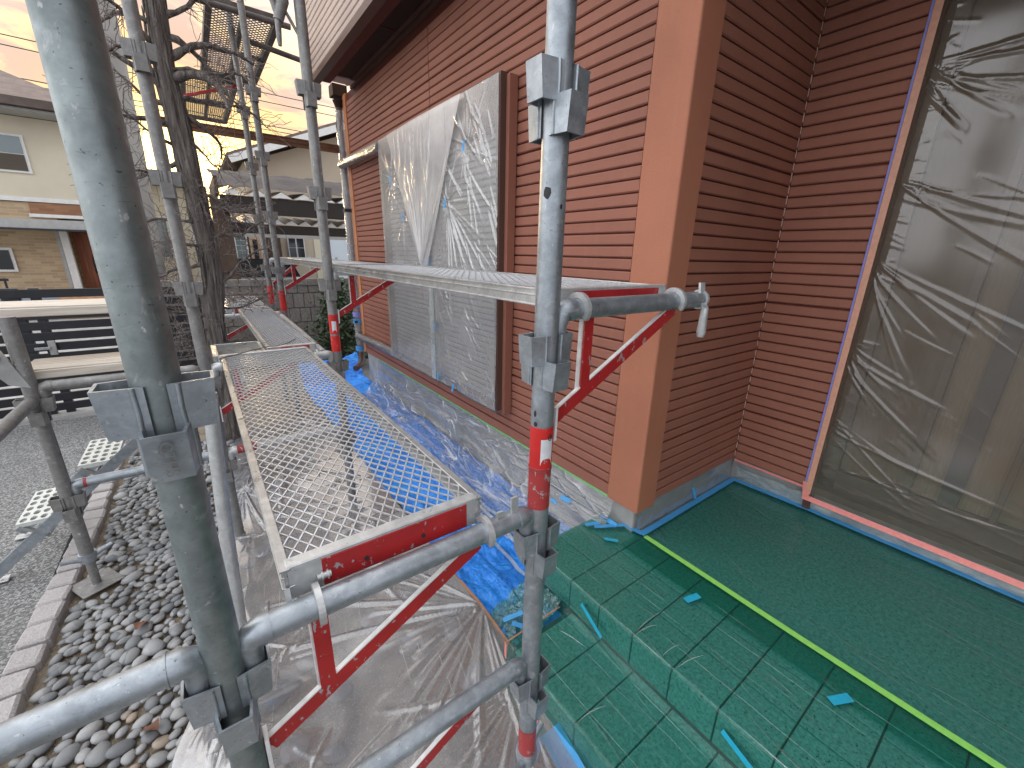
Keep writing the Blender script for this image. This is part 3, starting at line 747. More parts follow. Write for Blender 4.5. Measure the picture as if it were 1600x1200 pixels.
# loose tucks where the film puckers at a step edge
for x0, y0, z0, dx, dy in [(LX, 0.63, Z_TER + .010, 0.17, -0.01), (LX, 0.625, Z_TER + .010, 0.10, -0.03), (LX, 0.52, Z_TER + .010, 0.10, -0.02), (LX, 0.47, Z_TER + .010, 0.13, -0.04), (SX, 0.60, SZ + .010, 0.12, -0.03), (0.92, 0.88, SZ + .010, 0.03, -0.12)]:
    m = MB(); n = 12
    m.path([(x0 + dx * k / n, y0 + dy * k / n + 0.012 * math.sin(k / n * 2.2), z0 + 0.003 * math.sin(math.pi * k / n)) for k in range(n + 1)], [0.0030 * math.sin(math.pi * (k + .5) / (n + 1)) for k in range(n + 1)], 6, flat=0.5)
    m.build('film_tuck', 'film_fold', g2)
# green film gathered beside the lower step
m = MB()
m.grid(44, 44, lambda u, v: (0.79 + 0.22 * u, 0.955 + 0.235 * v, 0.03 + 0.15 * u * (1 - 0.4 * v) + 0.024 * fbm(u * 6, v * 6, 2) + 0.012 * rid(u * 9, v * 5)))
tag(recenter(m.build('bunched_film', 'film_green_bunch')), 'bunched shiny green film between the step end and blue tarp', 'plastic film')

# tapes -----------------------------------------------------------------
def tape_run(name, pts, w, mat, up, label, group=None, th=0.0012):
    m = MB(); P_ = []
    for a, b in zip(pts, pts[1:]):
        a, b = Vector(a), Vector(b); L = (b - a).length; n = max(1, int(L / 0.05))
        for k in range(n): P_.append(a.lerp(b, k / n))
    P_.append(Vector(pts[-1]))
    U = Vector(up)
    for i, p in enumerate(P_):
        p += U * 0.0008 * nz(i * 0.8, w)
    n = len(P_); vs = []
    for i, p in enumerate(P_):
        tg = (P_[min(n - 1, i + 1)] - P_[max(0, i - 1)]).normalized(); sd = tg.cross(U).normalized()
        ww = w * (1 + 0.04 * nz(i * .9, 5))
        vs += [p - sd * ww / 2, p + sd * ww / 2, p + sd * ww / 2 + U * th, p - sd * ww / 2 + U * th]
    fs = []
    for i in range(n - 1):
        for k in range(4): fs.append((i * 4 + k, i * 4 + (k + 1) % 4, (i + 1) * 4 + (k + 1) % 4, (i + 1) * 4 + k))
    fs += [(3, 2, 1, 0), tuple((n - 1) * 4 + k for k in range(4))]
    m.add(vs, fs); o = recenter(m.build(name, mat)); tag(o, label, 'tape', group); return o
zt = Z_TER + 0.022
tape_run('masking_tape', [(1.497, 0.95, zt), (2.372, 0.955, zt)], 0.030, 'tape_blue', (0, 0, 1), 'long blue masking tape along the foot of the side wall')
tape_run('masking_tape', [(2.385, 0.965, zt + .001), (2.405, 0.57, zt + .001), (2.408, -1.5, zt + .001)], 0.036, 'tape_blue', (0, 0, 1), 'long blue masking tape along the foot of the sliding door')
tape_run('masking_tape', [(1.505, 0.948, zt + .002), (1.492, 1.04, zt + .002)], 0.028, 'tape_blue', (0, 0, 1), 'short blue tape turning the corner post foot')
tape_run('masking_tape', [(1.50, 1.03, zt + .004), (1.36, 1.12, zt - .003)], 0.022, 'tape_blue', (0, 0, 1), 'blue tape strip slanting off the corner over the landing end')
tape_run('masking_tape', [(1.40, 1.125, zt + .000), (1.335, 1.155, zt - .003)], 0.024, 'tape_blue', (0, 0, 1), 'torn blue tape tab at the landing end')
tape_run('lime_tape', [(1.502, 0.93, zt - .001), (1.488, 0.3, zt - .001), (1.47, -1.9, zt - .001)], 0.025, 'tape_lime', (0, 0, 1), 'lime green tape line joining the two green films')
tape_run('tape_tab', [(1.335, 1.035, zt - .006), (1.375, 0.985, zt - .006)], 0.018, 'tape_cyan', (0, 0, 1), 'cyan tape tab on the landing nearest the corner post')
tape_run('tape_tab', [(1.312, 0.605, zt - .004), (1.378, 0.588, zt - .004)], 0.026, 'tape_cyan', (0, 0, 1), 'cyan tape tab midway along the landing')
tape_run('tape_tab', [(1.322, 0.137, zt - .004), (1.385, 0.105, zt - .004)], 0.026, 'tape_cyan', (0, 0, 1), 'cyan tape tab on the landing farthest from the corner post')
tape_run('tape_tab', [(1.018, 0.865, 0.235), (1.0, 0.74, 0.19)], 0.018, 'tape_cyan', (-1, 0, 0), 'turquoise tape hanging on the upper riser at the step end')
tape_run('tape_tab', [(1.022, 0.30, 0.235), (1.005, 0.16, 0.20)], 0.020, 'tape_cyan', (-1, 0, 0), 'turquoise tape hanging on the upper riser far from the step end')
tape_run('pink_tape', [(X3 - 0.016, 0.968, Z_SID - 0.004), (X3 - 0.016, 0.60, Z_SID - 0.004)], 0.012, 'tape_pink', (-1, 0, 0), 'thin pink tape under the recess wall boards')
tape_run('pink_tape', [(X3 - 0.024, 0.60, Z_SID - 0.055), (X3 - 0.024, -2.0, Z_SID - 0.055)], 0.026, 'tape_pink', (-0.8, 0, 0.6), 'long pink tape along the sliding door sill')
tape_run('pink_tape', [(X3 - 0.022, 0.60, Z_SID + 0.03), (X3 - 0.026, 0.585, Z_SID - 0.055)], 0.028, 'tape_pink', (-1, 0, 0), 'crumpled pink tape at the bottom corner of the door frame')
tape_run('peach_tape', [(X3 - 0.024, 0.583, Z_SID - 0.03), (X3 - 0.024, 0.583, 3.2)], 0.026, 'tape_peach', (-1, 0, 0), 'peach tape running up the sliding door edge')
tape_run('purple_tape', [(X3 - 0.020, 0.602, Z_SID - 0.02), (X3 - 0.020, 0.602, 3.2)], 0.008, 'tape_purple', (-1, 0, 0), 'thin purple tape edge beside the peach tape')
tape_run('green_tape', [(XW - 0.017, 1.13, Z_SID - 0.012), (XW - 0.018, 4.45, Z_SID - 0.012)], 0.016, 'tape_green', (-1, 0, 0), 'long pale green tape under the long wall sill board')
tape_run('tape_tab', [(1.97, YC - 0.03, 0.315), (1.975, YC - 0.006, 0.37)], 0.022, 'tape_blue', (0, -1, 0.3), 'small blue tape tab on the side wall film')
tape_run('tape_tab', [(1.45, 1.06, 0.30), (1.43, 1.14, 0.32)], 0.024, 'tape_blue', (-1, 0, 0.4), 'blue tape tab on the corner post foot film')
tape_run('tape_tab', [(1.41, 1.335, 0.30), (1.40, 1.40, 0.30)], 0.024, 'tape_blue', (-0.8, 0, 0.6), 'blue tape tab on the wall base film')
tape_run('tape_tab', [(1.39, 1.42, 0.255), (1.385, 1.46, 0.255)], 0.018, 'tape_blue', (-0.8, 0, 0.6), 'small blue tape scrap low on the wall base film')
tape_run('edging_strip', [(0.775, 1.78, 0.042), (0.788, 1.25, 0.045), (0.772, 0.96, 0.045)], 0.014, 'edging', (0, 0, 1), 'thin brown edging strip between clear sheet and blue tarp', None, 0.006)
tape_run('edging_strip', [(0.735, 0.80, 0.035), (0.70, 0.68, 0.035)], 0.016, 'edging', (0, 0, 1), 'short brown edging strip at the lower step foot', None, 0.006)
tape_run('edging_strip', [(0.715, 0.955, SZ + 0.012), (0.99, 0.955, SZ + 0.02)], 0.006, 'edging', (0, 0.5, 1), 'thin brown tape along the lower step end', None, 0.003)
tape_run('pink_tape', [(0.715, 0.955, SZ + 0.012), (0.712, 0.95, SZ - 0.05)], 0.02, 'tape_pink', (-1, 0.3, 0), 'pink tape scrap on the lower step corner')
tape_run('masking_tape', [(0.70, 0.68, 0.05), (0.655, 0.40, 0.05)], 0.075, 'tape_blue', (-0.3, 0, 1), 'wide blue tape strip on the ground beside the lower step')
tape_run('masking_tape', [(0.66, 0.70, 0.03), (0.42, 0.56, 0.03)], 0.05, 'tape_blue', (0, 0, 1), 'blue tape strip on the ground under the pole jack')
tape_run('pink_tape', [(0.45, 0.60, 0.06), (0.68, 0.72, 0.06)], 0.012, 'tape_pink', (0, 0, 1), 'pink tape strip on the ground under the pole jack')
for i, (a, b) in enumerate([((0.80, 1.09, .09), (0.88, 1.06, .11)), ((0.815, 1.05, .10), (0.86, 0.99, .10))]):
    tape_run('tape_tab', [a, b], 0.022, 'tape_blue', (0, 0, 1), ['blue tape tab stuck on the bunched green film beside the tarp', 'loose blue tape tab on the bunched green film by the step corner'][i])

# blue tarp -------------------------------------------------------------
def tarp_z(x, y):
    wallrise = max(0, (x - 1.28)) * 0.25
    return 0.03 + 0.022 * fbm(x * 4, y * 2.2) + 0.012 * abs(nz(x * 11 + y * 4, y * 7)) * 2 + wallrise + 0.010 * rid(x * 5, y * 1.2, 4) ** 3
m = MB(); m.grid(70, 260, lambda u, v: (0.785 + 0.02 * nz(v * 9, 1) * (1 - u) + (1.47 - 0.785) * u, 0.98 + 4.25 * v, tarp_z(0.785 + 0.685 * u, 0.98 + 4.25 * v) + (0.24 * max(0, v - 0.955) / 0.045 if v > 0.955 else 0)))
tag(recenter(m.build('blue_tarp', 'tarp')), 'crumpled blue tarpaulin laid along the foot of the long wall', 'tarp')
m = MB(); m.b2(1.22, 1.27, 5.12, 5.13, 0.21, 0.28); m.b2(1.24, 1.25, 5.115, 5.125, 0.12, 0.22)
tag(recenter(m.build('tape_tab', 'tape_green')), 'green tape tab on the raised far end of the tarp', 'tape')

# clear film hung from the wall base over the tarp
def basefilm(u, v):
    y = 1.10 + 3.3 * v; w = u
    x = XW - 0.020 - 0.21 * w ** 1.3 - 0.12 * w * max(0, 1 - abs(y - 1.7) / 0.9)
    z = Z_SID - 0.012 - 0.375 * (1 - (1 - w) ** 1.7)
    fold = 0.016 * rid(w * 5.0 + 0.5 * nz(y * 0.7, 2), y * 0.45, 3) ** 2 * min(1, w * 4) + 0.012 * nz(w * 7, y * 2.5) * min(1, w * 5)
    return (x - fold * 0.7, y, max(z, tarp_z(x, y) + 0.012) + fold)
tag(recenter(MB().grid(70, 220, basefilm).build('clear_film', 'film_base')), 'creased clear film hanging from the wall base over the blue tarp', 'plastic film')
for x, y0, y1, z in [(1.16, 1.25, 2.3, .09), (1.13, 1.2, 2.2, .085), (1.02, 1.15, 1.75, .085)]:
    m = MB(); m.grid(2, 30, lambda u, v: (x + 0.02 * u + 0.05 * v * (1 - v), y0 + (y1 - y0) * v, z + 0.01 * nz(v * 6, x) + tarp_z(x, y0 + (y1 - y0) * v) - 0.03))
    tag(recenter(m.build('film_edge', 'film_white_edge')), {1.16: 'long white folded film edge on the tarp closest to the wall', 1.13: 'long white folded film edge on the tarp beside another one', 1.02: 'short white folded film edge on the tarp near the steps'}[x], 'plastic film')
# film over the foundation of the recess and side wall
m = MB(); m.grid(50, 10, lambda u, v: (1.50 + 0.88 * u, YC + 0.004 - 0.012 * v - 0.004 * rid(u * 9, v * 2), 0.425 - 0.128 * v))
tag(recenter(m.build('clear_film', 'film_clear')), 'narrow clear film over the side wall foundation', 'plastic film')
m = MB(); m.grid(10, 120, lambda u, v: (X3 - 0.012 + 0.03 * u + 0.008 * rid(v * 30, u * 2), 0.95 - 2.45 * v, 0.385 - 0.085 * u + 0.006 * nz(v * 40, u * 3)))
tag(recenter(m.build('clear_film', 'film_white_edge')), 'crinkled clear film strip below the sliding door sill', 'plastic film')
# clear sheet over the garden soil ----------------------------------------
rg = random.Random(9)
U, V = np.meshgrid(np.linspace(0, 1, 221), np.linspace(0, 1, 541), indexing='ij')
Ys = 0.15 + 3.85 * V; Xl = -0.33 + 0.125 * (Ys - 0.9) + 0.012 * np.sin(Ys * 9) + 0.008 * np.sin(Ys * 23); Xs = Xl + (0.775 - Xl) * U
rays = [(0.79, 1.22, R(112 + 150 * (k + .5) / 26 + rg.uniform(-2, 2)), rg.uniform(0.3, 1.0), rg.uniform(0.010, 0.028), rg.uniform(0.006, 0.018)) for k in range(26)]
rays += [(0.70, 0.85, R(150 + 100 * (k + .5) / 12), rg.uniform(0.25, 0.6), rg.uniform(0.008, 0.02), rg.uniform(0.005, 0.012)) for k in range(12)]
rays += [(rg.uniform(-.3, .1), rg.uniform(0.8, 1.5), R(rg.uniform(0, 360)), rg.uniform(0.08, 0.25), rg.uniform(0.006, 0.016), rg.uniform(0.005, 0.016)) for k in range(46)]
rays += [(rg.uniform(0.0, .7), rg.uniform(1.7, 3.9), R(rg.uniform(0, 360)), rg.uniform(0.12, 0.4), rg.uniform(0.008, 0.025), rg.uniform(0.006, 0.02)) for k in range(90)]
rays += [(0.03, 2.75, R(rg.uniform(0, 360)), rg.uniform(0.15, 0.5), rg.uniform(0.01, 0.03), rg.uniform(0.01, 0.03)) for k in range(22)]
lift = 0.10 * np.exp(-((Xs + 0.10) ** 2 + (Ys - 1.15) ** 2) / 0.03) + 0.12 * np.exp(-((Xs - 0.06) ** 2 + (Ys - 2.9) ** 2) / 0.06)
Zs = 0.040 + np.clip(U * 6, 0, 1) * (folds(Xs, Ys, rays) + 0.018 * (1 + swell(Xs, Ys, 2, 5)) + lift)
cs = recenter(np_sheet(Xs, Ys, Zs).build('clear_sheet', 'film_clear'))
tag(cs, 'wrinkled clear plastic sheet spread over the soil under the scaffold', 'plastic sheet')
def sheet(u, v):
    i_, j_ = int(round(u * 220)), int(round(v * 540)); return (Xs[i_, j_], Ys[i_, j_], Zs[i_, j_])
for i in range(64):     # straight creases from folding
    x = -0.18 + 0.062 * random.randrange(15); y = random.uniform(0.85, 2.3); L = random.uniform(0.05, 0.26)
    def P3(y_):
        xx = x + 0.16 * (y_ - 1.4); xl = -0.33 + 0.125 * (y_ - 0.9); u_ = (xx - xl) / (0.775 - xl); q = sheet(min(max(u_, 0), 1), (y_ - 0.15) / 3.85); return (xx, y_, q[2])
    m = MB(); m.path([Vector(P3(y + L * k / 8)) + Vector((0, 0, 0.002)) for k in range(9)], [0.0009 * math.sin(math.pi * (k + .4) / 9.2) for k in range(9)], 5)
    m.build('fold_line', 'film_white_edge', cs)

# plastic film over the shuttered window -----------------------------------
TAPES = [(3.41, 1.995), (3.289, 1.758), (2.94, 1.47), (2.825, 1.483), (2.561, 1.844), (2.312, 2.114), (2.758, 1.287), (2.79, 0.66), (2.56, 0.60)]
TAPES = [(3.46, 2.09), (3.25, 1.80), (2.94, 1.475), (2.82, 1.49), (2.555, 1.85), (2.31, 2.135), (2.76, 1.03), (2.73, 0.655), (2.50, 0.625)]
rg = random.Random(11)
U, V = np.meshgrid(np.linspace(0, 1, 321), np.linspace(0, 1, 321), indexing='ij')
Yw = wy0 + 0.004 + (wy1 - wy0 - 0.008) * U; Zw = wz0 + (wz1 - wz0 - 0.01) * V
rays = []
for i, (ty, tz) in enumerate(TAPES):
    for k in range(16):
        rays.append((ty, tz, 2 * math.pi * (k + rg.uniform(-.4, .4)) / 16, rg.uniform(0.10, 0.42), rg.uniform(0.006, 0.014), rg.uniform(0.003, 0.0075)))
for k in range(9): rays.append((2.555, 1.85, R(205 + 8 * k + rg.uniform(-3, 3)), rg.uniform(0.45, 0.9), rg.uniform(0.010, 0.020), rg.uniform(0.005, 0.010)))
for k in range(70): rays.append((rg.uniform(2.0, 2.75), rg.uniform(0.7, 1.7), R(rg.uniform(205, 250)), rg.uniform(0.08, 0.35), rg.uniform(0.004, 0.009), rg.uniform(0.003, 0.0075)))
for k in range(90): rays.append((rg.uniform(2.8, 3.7), rg.uniform(0.65, 1.9), R(rg.uniform(-40, 20)), rg.uniform(0.06, 0.25), rg.uniform(0.004, 0.009), rg.uniform(0.003, 0.0075)))
for k in range(20): rays.append((rg.uniform(2.0, 3.7), wz0 + rg.uniform(0.0, 0.08), R(rg.uniform(10, 40) if rg.random() < .5 else rg.uniform(140, 172)), rg.uniform(0.15, 0.5), rg.uniform(0.006, 0.014), rg.uniform(0.003, 0.008)))
for k in range(24): rays.append((rg.uniform(2.02, 2.5), rg.uniform(1.7, 2.4), R(rg.uniform(40, 75) if rg.random() < .6 else rg.uniform(220, 260)), rg.uniform(0.1, 0.45), rg.uniform(0.008, 0.022), rg.uniform(0.004, 0.011)))
Hw = folds(Yw, Zw, rays) + 0.005 * swell(Yw, Zw, 3, 7)
for ty, tz in TAPES: Hw -= 0.010 * np.exp(-((Yw - ty) ** 2 + (Zw - tz) ** 2) / 0.0025)
Xw = WX - 0.010 - Hw - 0.012 * np.sin(math.pi * U) * np.sin(math.pi * V)
wf = recenter(np_sheet(Xw, Yw, Zw).build('window_film', 'film_window'))
tag(wf, 'milky wrinkled plastic film taped over the shuttered window', 'plastic film')
U, V = np.meshgrid(np.linspace(0, 1, 161), np.linspace(0, 1, 161), indexing='ij')
Ra = 2.33 + 0.50 * (1 - V); Lb = 3.47 - 0.52 * (1 - V); Y2 = Ra + U * (Lb - Ra); Z2 = 1.46 + 0.94 * V
rays = [(2.885, 1.44, R(62 + 56 * k / 15 + rg.uniform(-2, 2)), rg.uniform(0.5, 1.0), rg.uniform(0.010, 0.026), rg.uniform(0.004, 0.010)) for k in range(16)]
rays += [(rg.uniform(2.4, 3.4), 2.40, R(rg.uniform(262, 278)), rg.uniform(0.15, 0.6), rg.uniform(0.006, 0.014), rg.uniform(0.003, 0.007)) for k in range(16)]
X2 = WX - 0.034 - folds(Y2, Z2, rays) - 0.006 * swell(Y2, Z2, 8, 8) - 0.008 * np.sin(math.pi * U)
np_sheet(X2, Y2, Z2).build('upper_sheet', 'film_window2', wf)
for i, (ty, tz) in enumerate(TAPES):
    a = random.uniform(0, 3)
    m = MB().cbox((0, 0, 0), (0.002, 0.022, 0.055), 0.0005); o = m.build('tape_tab', 'tape_blue'); o.location = (WX - 0.030, ty, tz); o.rotation_euler = (a * 0.3 - 0.5, 0.1, 0)
    tag(o, 'small blue tape tab pinning the plastic over the shuttered window', 'tape', 'tape tabs on the window film')
MB().grid(2, 30, lambda u, v: (WX - 0.034, 2.752 + 0.07 * u, 0.63 + 0.83 * v)).build('seam_tape', 'film_white_edge', wf)
m = MB(); m.grid(60, 6, lambda u, v: (WX - 0.01 + 0.07 * v, wy0 + (wy1 - wy0) * u, wz0 - 0.012 - 0.02 * rid(u * 8, v) * v))
m.build('bottom_tuck', 'film_white_edge', wf)

# plastic film over the sliding door --------------------------------------
DT = [(0.55, 2.32), (0.57, 1.62), (0.57, 1.15), (0.555, 0.75), (0.1, 1.7), (0.35, 0.55)]
rg = random.Random(5)
U, V = np.meshgrid(np.linspace(0, 1, 381), np.linspace(0, 1, 381), indexing='ij')
U = U ** 1.5                                            # finer towards the taped edge
Ad = 2.05 * U; Yd = 0.578 - Ad; Zd = Z_SID - 0.04 + 2.32 * V
rays = []
for k in range(90): rays.append((rg.uniform(0.0, 0.02), rg.uniform(0.45, 2.7), R(rg.uniform(-35, 12)), rg.uniform(0.04, 0.12), rg.uniform(0.003, 0.007), rg.uniform(0.002, 0.005)))
for z0, n_, a0, a1 in [(1.55, 9, -70, -20), (1.15, 7, -60, -22), (0.80, 5, -45, -8), (2.25, 9, -60, 15), (1.85, 5, -40, -10)]:
    for k in range(n_): rays.append((rg.uniform(0, 0.03), z0 + rg.uniform(-.05, .05), R(a0 + (a1 - a0) * (k + .5) / n_), rg.uniform(0.2, 0.75), rg.uniform(0.006, 0.016), rg.uniform(0.004, 0.010)))
for k in range(34): rays.append((rg.uniform(0.1, 1.3), rg.uniform(0.5, 2.5), R(rg.uniform(-48, -18)), rg.uniform(0.08, 0.4), rg.uniform(0.003, 0.008), rg.uniform(0.002, 0.006)))
for k in range(14): rays.append((rg.uniform(0.05, 0.6), rg.uniform(0.45, 0.62), R(rg.uniform(-12, 2)), rg.uniform(0.2, 0.7), rg.uniform(0.004, 0.010), rg.uniform(0.003, 0.007)))
ed = np.clip(U * 40, 0, 1) * np.clip(V * 14, 0, 1)
Xd = X3 - 0.020 - ed * (0.010 + folds(Ad, Zd, rays) + 0.008 * swell(Ad, Zd, 4, 4))
df = recenter(np_sheet(Xd, Yd, Zd).build('door_film', 'film_door'))
tag(df, 'brownish creased plastic film covering the recessed sliding door', 'plastic film')

# ================================================================== scaffold
PR = 0.0243
NODE0 = 0.995
def pocket_mesh(mat):
    m = MB(); top, bot = 0.029, -0.029
    def ring(z, k, t):
        return [(0.010, -0.026 + t, z), (0.055 * k - t, -0.020 + t, z), (0.055 * k - t, 0.020 - t, z), (0.010, 0.026 - t, z)]
    o1, o0 = ring(top, 1.0, 0), ring(bot, 0.9, 0); i1, i0 = ring(top, 1.0, 0.0035), ring(bot, 0.9, 0.0035)
    vs = o1 + o0 + i1 + i0; fs = []
    for k in range(3):
        fs += [(k, k + 1, k + 5, k + 4), (8 + k + 1, 8 + k, 12 + k, 12 + k + 1), (k + 1, k, 8 + k, 8 + k + 1), (4 + k, 4 + k + 1, 12 + k + 1, 12 + k)]
    m.add(vs, fs)
    for s in (-1, 1): m.path([(0.020, s * 0.0245, top), (0.019, s * 0.0245, 0), (0.020, s * 0.0245, bot)], 0.0032, 6)    # weld bead
    return m.mesh('pocket', mat)
def pole(x, y, z0, z1, mat, nodes, label, n=32, dirs=(0, 180, 90, 270)):
    t_ = thing('scaffold_pole', label, 'scaffold pole', (x, y, 0))
    MB().path([(x, y, z0 + (z1 - z0) * k / 6) for k in range(7)], PR, n).build('tube', mat, t_)
    me = pocket_mesh(mat if mat != 'galv_green' else 'galv')
    for k in nodes:
        zc = NODE0 + 0.45 * k
        for d in dirs:
            p = link('pocket', me, t_); p.location = (0, 0, zc - (0.073 if d in (0, 180) else 0.122)); p.rotation_euler = (0, 0, R(d))
    return t_
def band(t_, z0, z1, mat, name='red_band', r=PR + 0.0006):
    o_ = origin(t_); MB().path([(o_.x, o_.y, z0), (o_.x, o_.y, (z0 + z1) / 2), (o_.x, o_.y, z1)], r, 32, False).build(name, mat, t_)
def collar(t_, z, mat='galv', r=PR + 0.0022, h=0.006):
    o_ = origin(t_); MB().path([(o_.x, o_.y, z - h / 2), (o_.x, o_.y, z + h / 2)], r, 28).build('joint_ring', mat, t_)
def jack(t_, top=0.2):
    o_ = origin(t_); x, y = o_.x, o_.y
    MB().tube((x, y, 0.03), (x, y, top), 0.017, 16).build('jack_screw', 'galv_dull', t_)
    m = MB(); m.path([(x, y, top - 0.045), (x, y, top - 0.012), (x, y, top)], [0.026, 0.031, 0.031], 20)
    nut = m.build('jack_nut', 'galv', t_)
    for s in (-1, 1):
        m = MB(); m.path([(x + s * 0.022, y + s * 0.012, top - 0.025), (x + s * 0.055, y + s * 0.022, top - 0.012), (x + s * 0.082, y + s * 0.030, top - 0.004)], [0.012, 0.009, 0.010], 10); m.build('jack_handle', 'galv', nut)
    m = MB().cbox((x, y, 0.030), (0.15, 0.15, 0.006), 0.002, Matrix.Rotation(0.5, 3, 'Z')); m.build('base_plate', 'galv_dull', t_)

LP = (-0.0575, 0.614); RP = (0.543, 0.614); L2 = (-0.038, 2.414); R2 = (0.568, 2.414); P4 = (0.587, 4.24); P3 = (0.572, 4.83); GP = (-0.61, 2.414)
p_l = pole(*LP, 0.19, 3.35, 'galv_green', [-1, 0, 1, 3], 'thick greenish galvanised scaffold pole in front with letters on its bracket pocket', 48)
jack(p_l)
p_r = pole(*RP, 0.19, 3.35, 'galv', [-1, 0, 1, 2, 3], 'galvanised scaffold pole with red bands and white patch beside the steps', 44)
jack(p_r)
band(p_r, 1.110, 1.205, 'red_bright'); band(p_r, 1.008, 1.103, 'red_worn'); collar(p_r, 1.1065, 'red_worn', PR + 0.0016, 0.005); band(p_r, 0.205, 0.298, 'red_worn')
def patch(t_, mat, name, az0, az1, z0, z1, n=10, off=0.0014, rag=0.0):
    o_ = origin(t_); m = MB()
    m.grid(n, 10, lambda u, v: (lambda a, zc: (o_.x + (PR + off) * math.cos(a), o_.y + (PR + off) * math.sin(a), zc))(R(az0 + (az1 - az0) * (u if True else 0)) * 1.0, z0 + (z1 - z0) * v + rag * nz(u * 9, v * 3) - (0.016 * (2 * u - 1) ** 4 if v < 0.5 else 0) * (1 - v)))
    m.build(name, mat, t_)
patch(p_r, 'mark_white', 'white_patch', 228, 292, 1.135, 1.180)
m = MB(); cxr = [(RP[0] + (PR + .0022) * math.cos(R(272 + 10 * math.cos(a))), RP[1] + (PR + .0022) * math.sin(R(272 + 10 * math.cos(a))), 1.184 + 0.0065 * math.sin(a)) for a in [R(20 * k - 230) for k in range(15)]]
m.path(cxr, 0.0009, 5); m.path([(RP[0] + (PR + .0022) * math.cos(R(272)), RP[1] + (PR + .0022) * math.sin(R(272)), z) for z in (1.183, 1.193)], 0.0009, 5); m.build('stamped_mark', 'mark_black', p_r)
for z, a, w, h in [(1.655, 205, 34, .022), (1.633, 268, 12, .009), (1.236, 190, 16, .014), (1.213, 195, 22, .011)]:
    o_ = p_r; m = MB(); n = 9
    pts_ = []
    for k in range(n):
        th_ = 2 * math.pi * k / n; rr = 1 + 0.35 * nz(k * 1.7, z * 9)
        aa = R(a + w * 0.5 * rr * math.cos(th_)); pts_.append((RP[0] + (PR + .0009) * math.cos(aa), RP[1] + (PR + .0009) * math.sin(aa), z + h * 0.5 * rr * math.sin(th_)))
    cc_ = (RP[0] + (PR + .0012) * math.cos(R(a)), RP[1] + (PR + .0012) * math.sin(R(a)), z)
    m.add([cc_] + pts_, [(0, 1 + k, 1 + (k + 1) % n) for k in range(n)]); m.build('dark_stain', 'mark_black', p_r)
p_l2 = pole(*L2, 0.0, 3.9, 'galv_dull', [-1, 0, 1, 2, 3, 4], 'grey scaffold pole standing beside the bare tree trunk')
p_r2 = pole(*R2, 0.0, 3.9, 'galv_dull', [-1, 0, 1, 2, 3, 4], 'scaffold pole with red and white bands where the two lower decks meet')
band(p_r2, 1.108, 1.215, 'red_bright'); band(p_r2, 1.01, 1.098, 'red_bright'); patch(p_r2, 'mark_white', 'white_patch', 232, 285, 1.13, 1.18)
p_4 = pole(*P4, 0.0, 4.0, 'galv_dull', [0, 1, 2, 3, 4], 'scaffold pole with red band at the far end of the decks', 20)
band(p_4, 1.02, 1.20, 'red_bright')
p_3 = pole(*P3, 0.0, 4.0, 'galv_dull', [0, 1, 2, 3, 4], 'far scaffold pole with red band standing just behind another near the block wall', 20)
band(p_3, 1.02, 1.20, 'red_bright')
p_g = pole(*GP, 0.19, 1.28, 'galv_dull', [-1, 0], 'short scaffold pole on a base plate beside the perforated stair')
jack(p_g, 0.2)
# raised letters on the front pocket of the thick pole
def text3d(s, size, mat, parent, loc, rot):
    cu = bpy.data.curves.new('lettering', 'FONT'); cu.body = s; cu.size = size; cu.extrude = 0.0008; cu.align_x = 'CENTER'; cu.align_y = 'CENTER'
    o = bpy.data.objects.new('tmp', cu); me = bpy.data.meshes.new_from_object(o); bpy.data.objects.remove(o); me.name = 'lettering'
    me.materials.clear(); me.materials.append(MATS[mat]); l = link('lettering', me, parent); l.location = Vector(loc) - origin(parent); l.rotation_euler = rot
zc = NODE0 + 0.45 - 0.122
text3d('QTHS', 0.016, 'galv_dull', p_l, (LP[0], LP[1] - 0.0585, zc + 0.001), (R(86), R(90), 0))

def transom(a, b, mat, label, r=0.0214, name='scaffold_transom', ends=(1, 1), redend=None, parts=True):
    a, b = Vector(a), Vector(b); d = (b - a).normalized(); t_ = thing(name, label, 'scaffold pipe', tuple((a + b) / 2))
    s0 = a + d * (0.050 if ends[0] else 0); s1 = b - d * (0.050 if ends[1] else 0)
    MB().path([s0, s0.lerp(s1, .33), s0.lerp(s1, .66), s1], r, 28).build('tube', mat, t_)
    for e_, p, q in ((ends[0], s0, d), (ends[1], s1, -d)):
        if not e_: continue
        m = MB(); h = p - q * 0.008
        side = d.cross(Vector((0, 0, 1)))
        m.path([p + q * 0.012, p, p - q * 0.012 - Vector((0, 0, 0.002)), p - q * 0.018 - Vector((0, 0, 0.016)), p - q * 0.016 - Vector((0, 0, 0.045)), p - q * 0.012 - Vector((0, 0, 0.105))], [r + .001, r + .002, r * 0.97, r * 0.80, r * 0.70, r * 0.5], 16, up=side)
        m.build('wedge_end', mat, t_)
        m = MB(); m.path([p + q * 0.010, p + q * 0.013], r + 0.0025, 20); m.build('weld_ring', mat, t_)
    if redend:
        for e0, e1, mt in redend:
            MB().path([s0.lerp(s1, e0), s0.lerp(s1, e1)], r + 0.0005, 24, False).build('paint_band', mt, t_)
    return t_
def zq(k): return NODE0 + 0.45 * k
transom((LP[0], LP[1], zq(0)), (RP[0], RP[1], zq(0)), 'galv', 'speckled grey cross pipe carrying the near end of the main deck')
transom((LP[0], LP[1], zq(-1)), (RP[0], RP[1], zq(-1)), 'galv', 'low cross pipe joining the two near poles above the clear sheet')
transom((LP[0] - 0.61, LP[1], zq(0)), (LP[0], LP[1], zq(0)), 'galv', 'thick pipe running out over the pebbles from the greenish pole')
transom((L2[0], L2[1], zq(0)), (R2[0], R2[1], zq(0)), 'galv_light', 'cross pipe under the joint between the two lower decks')
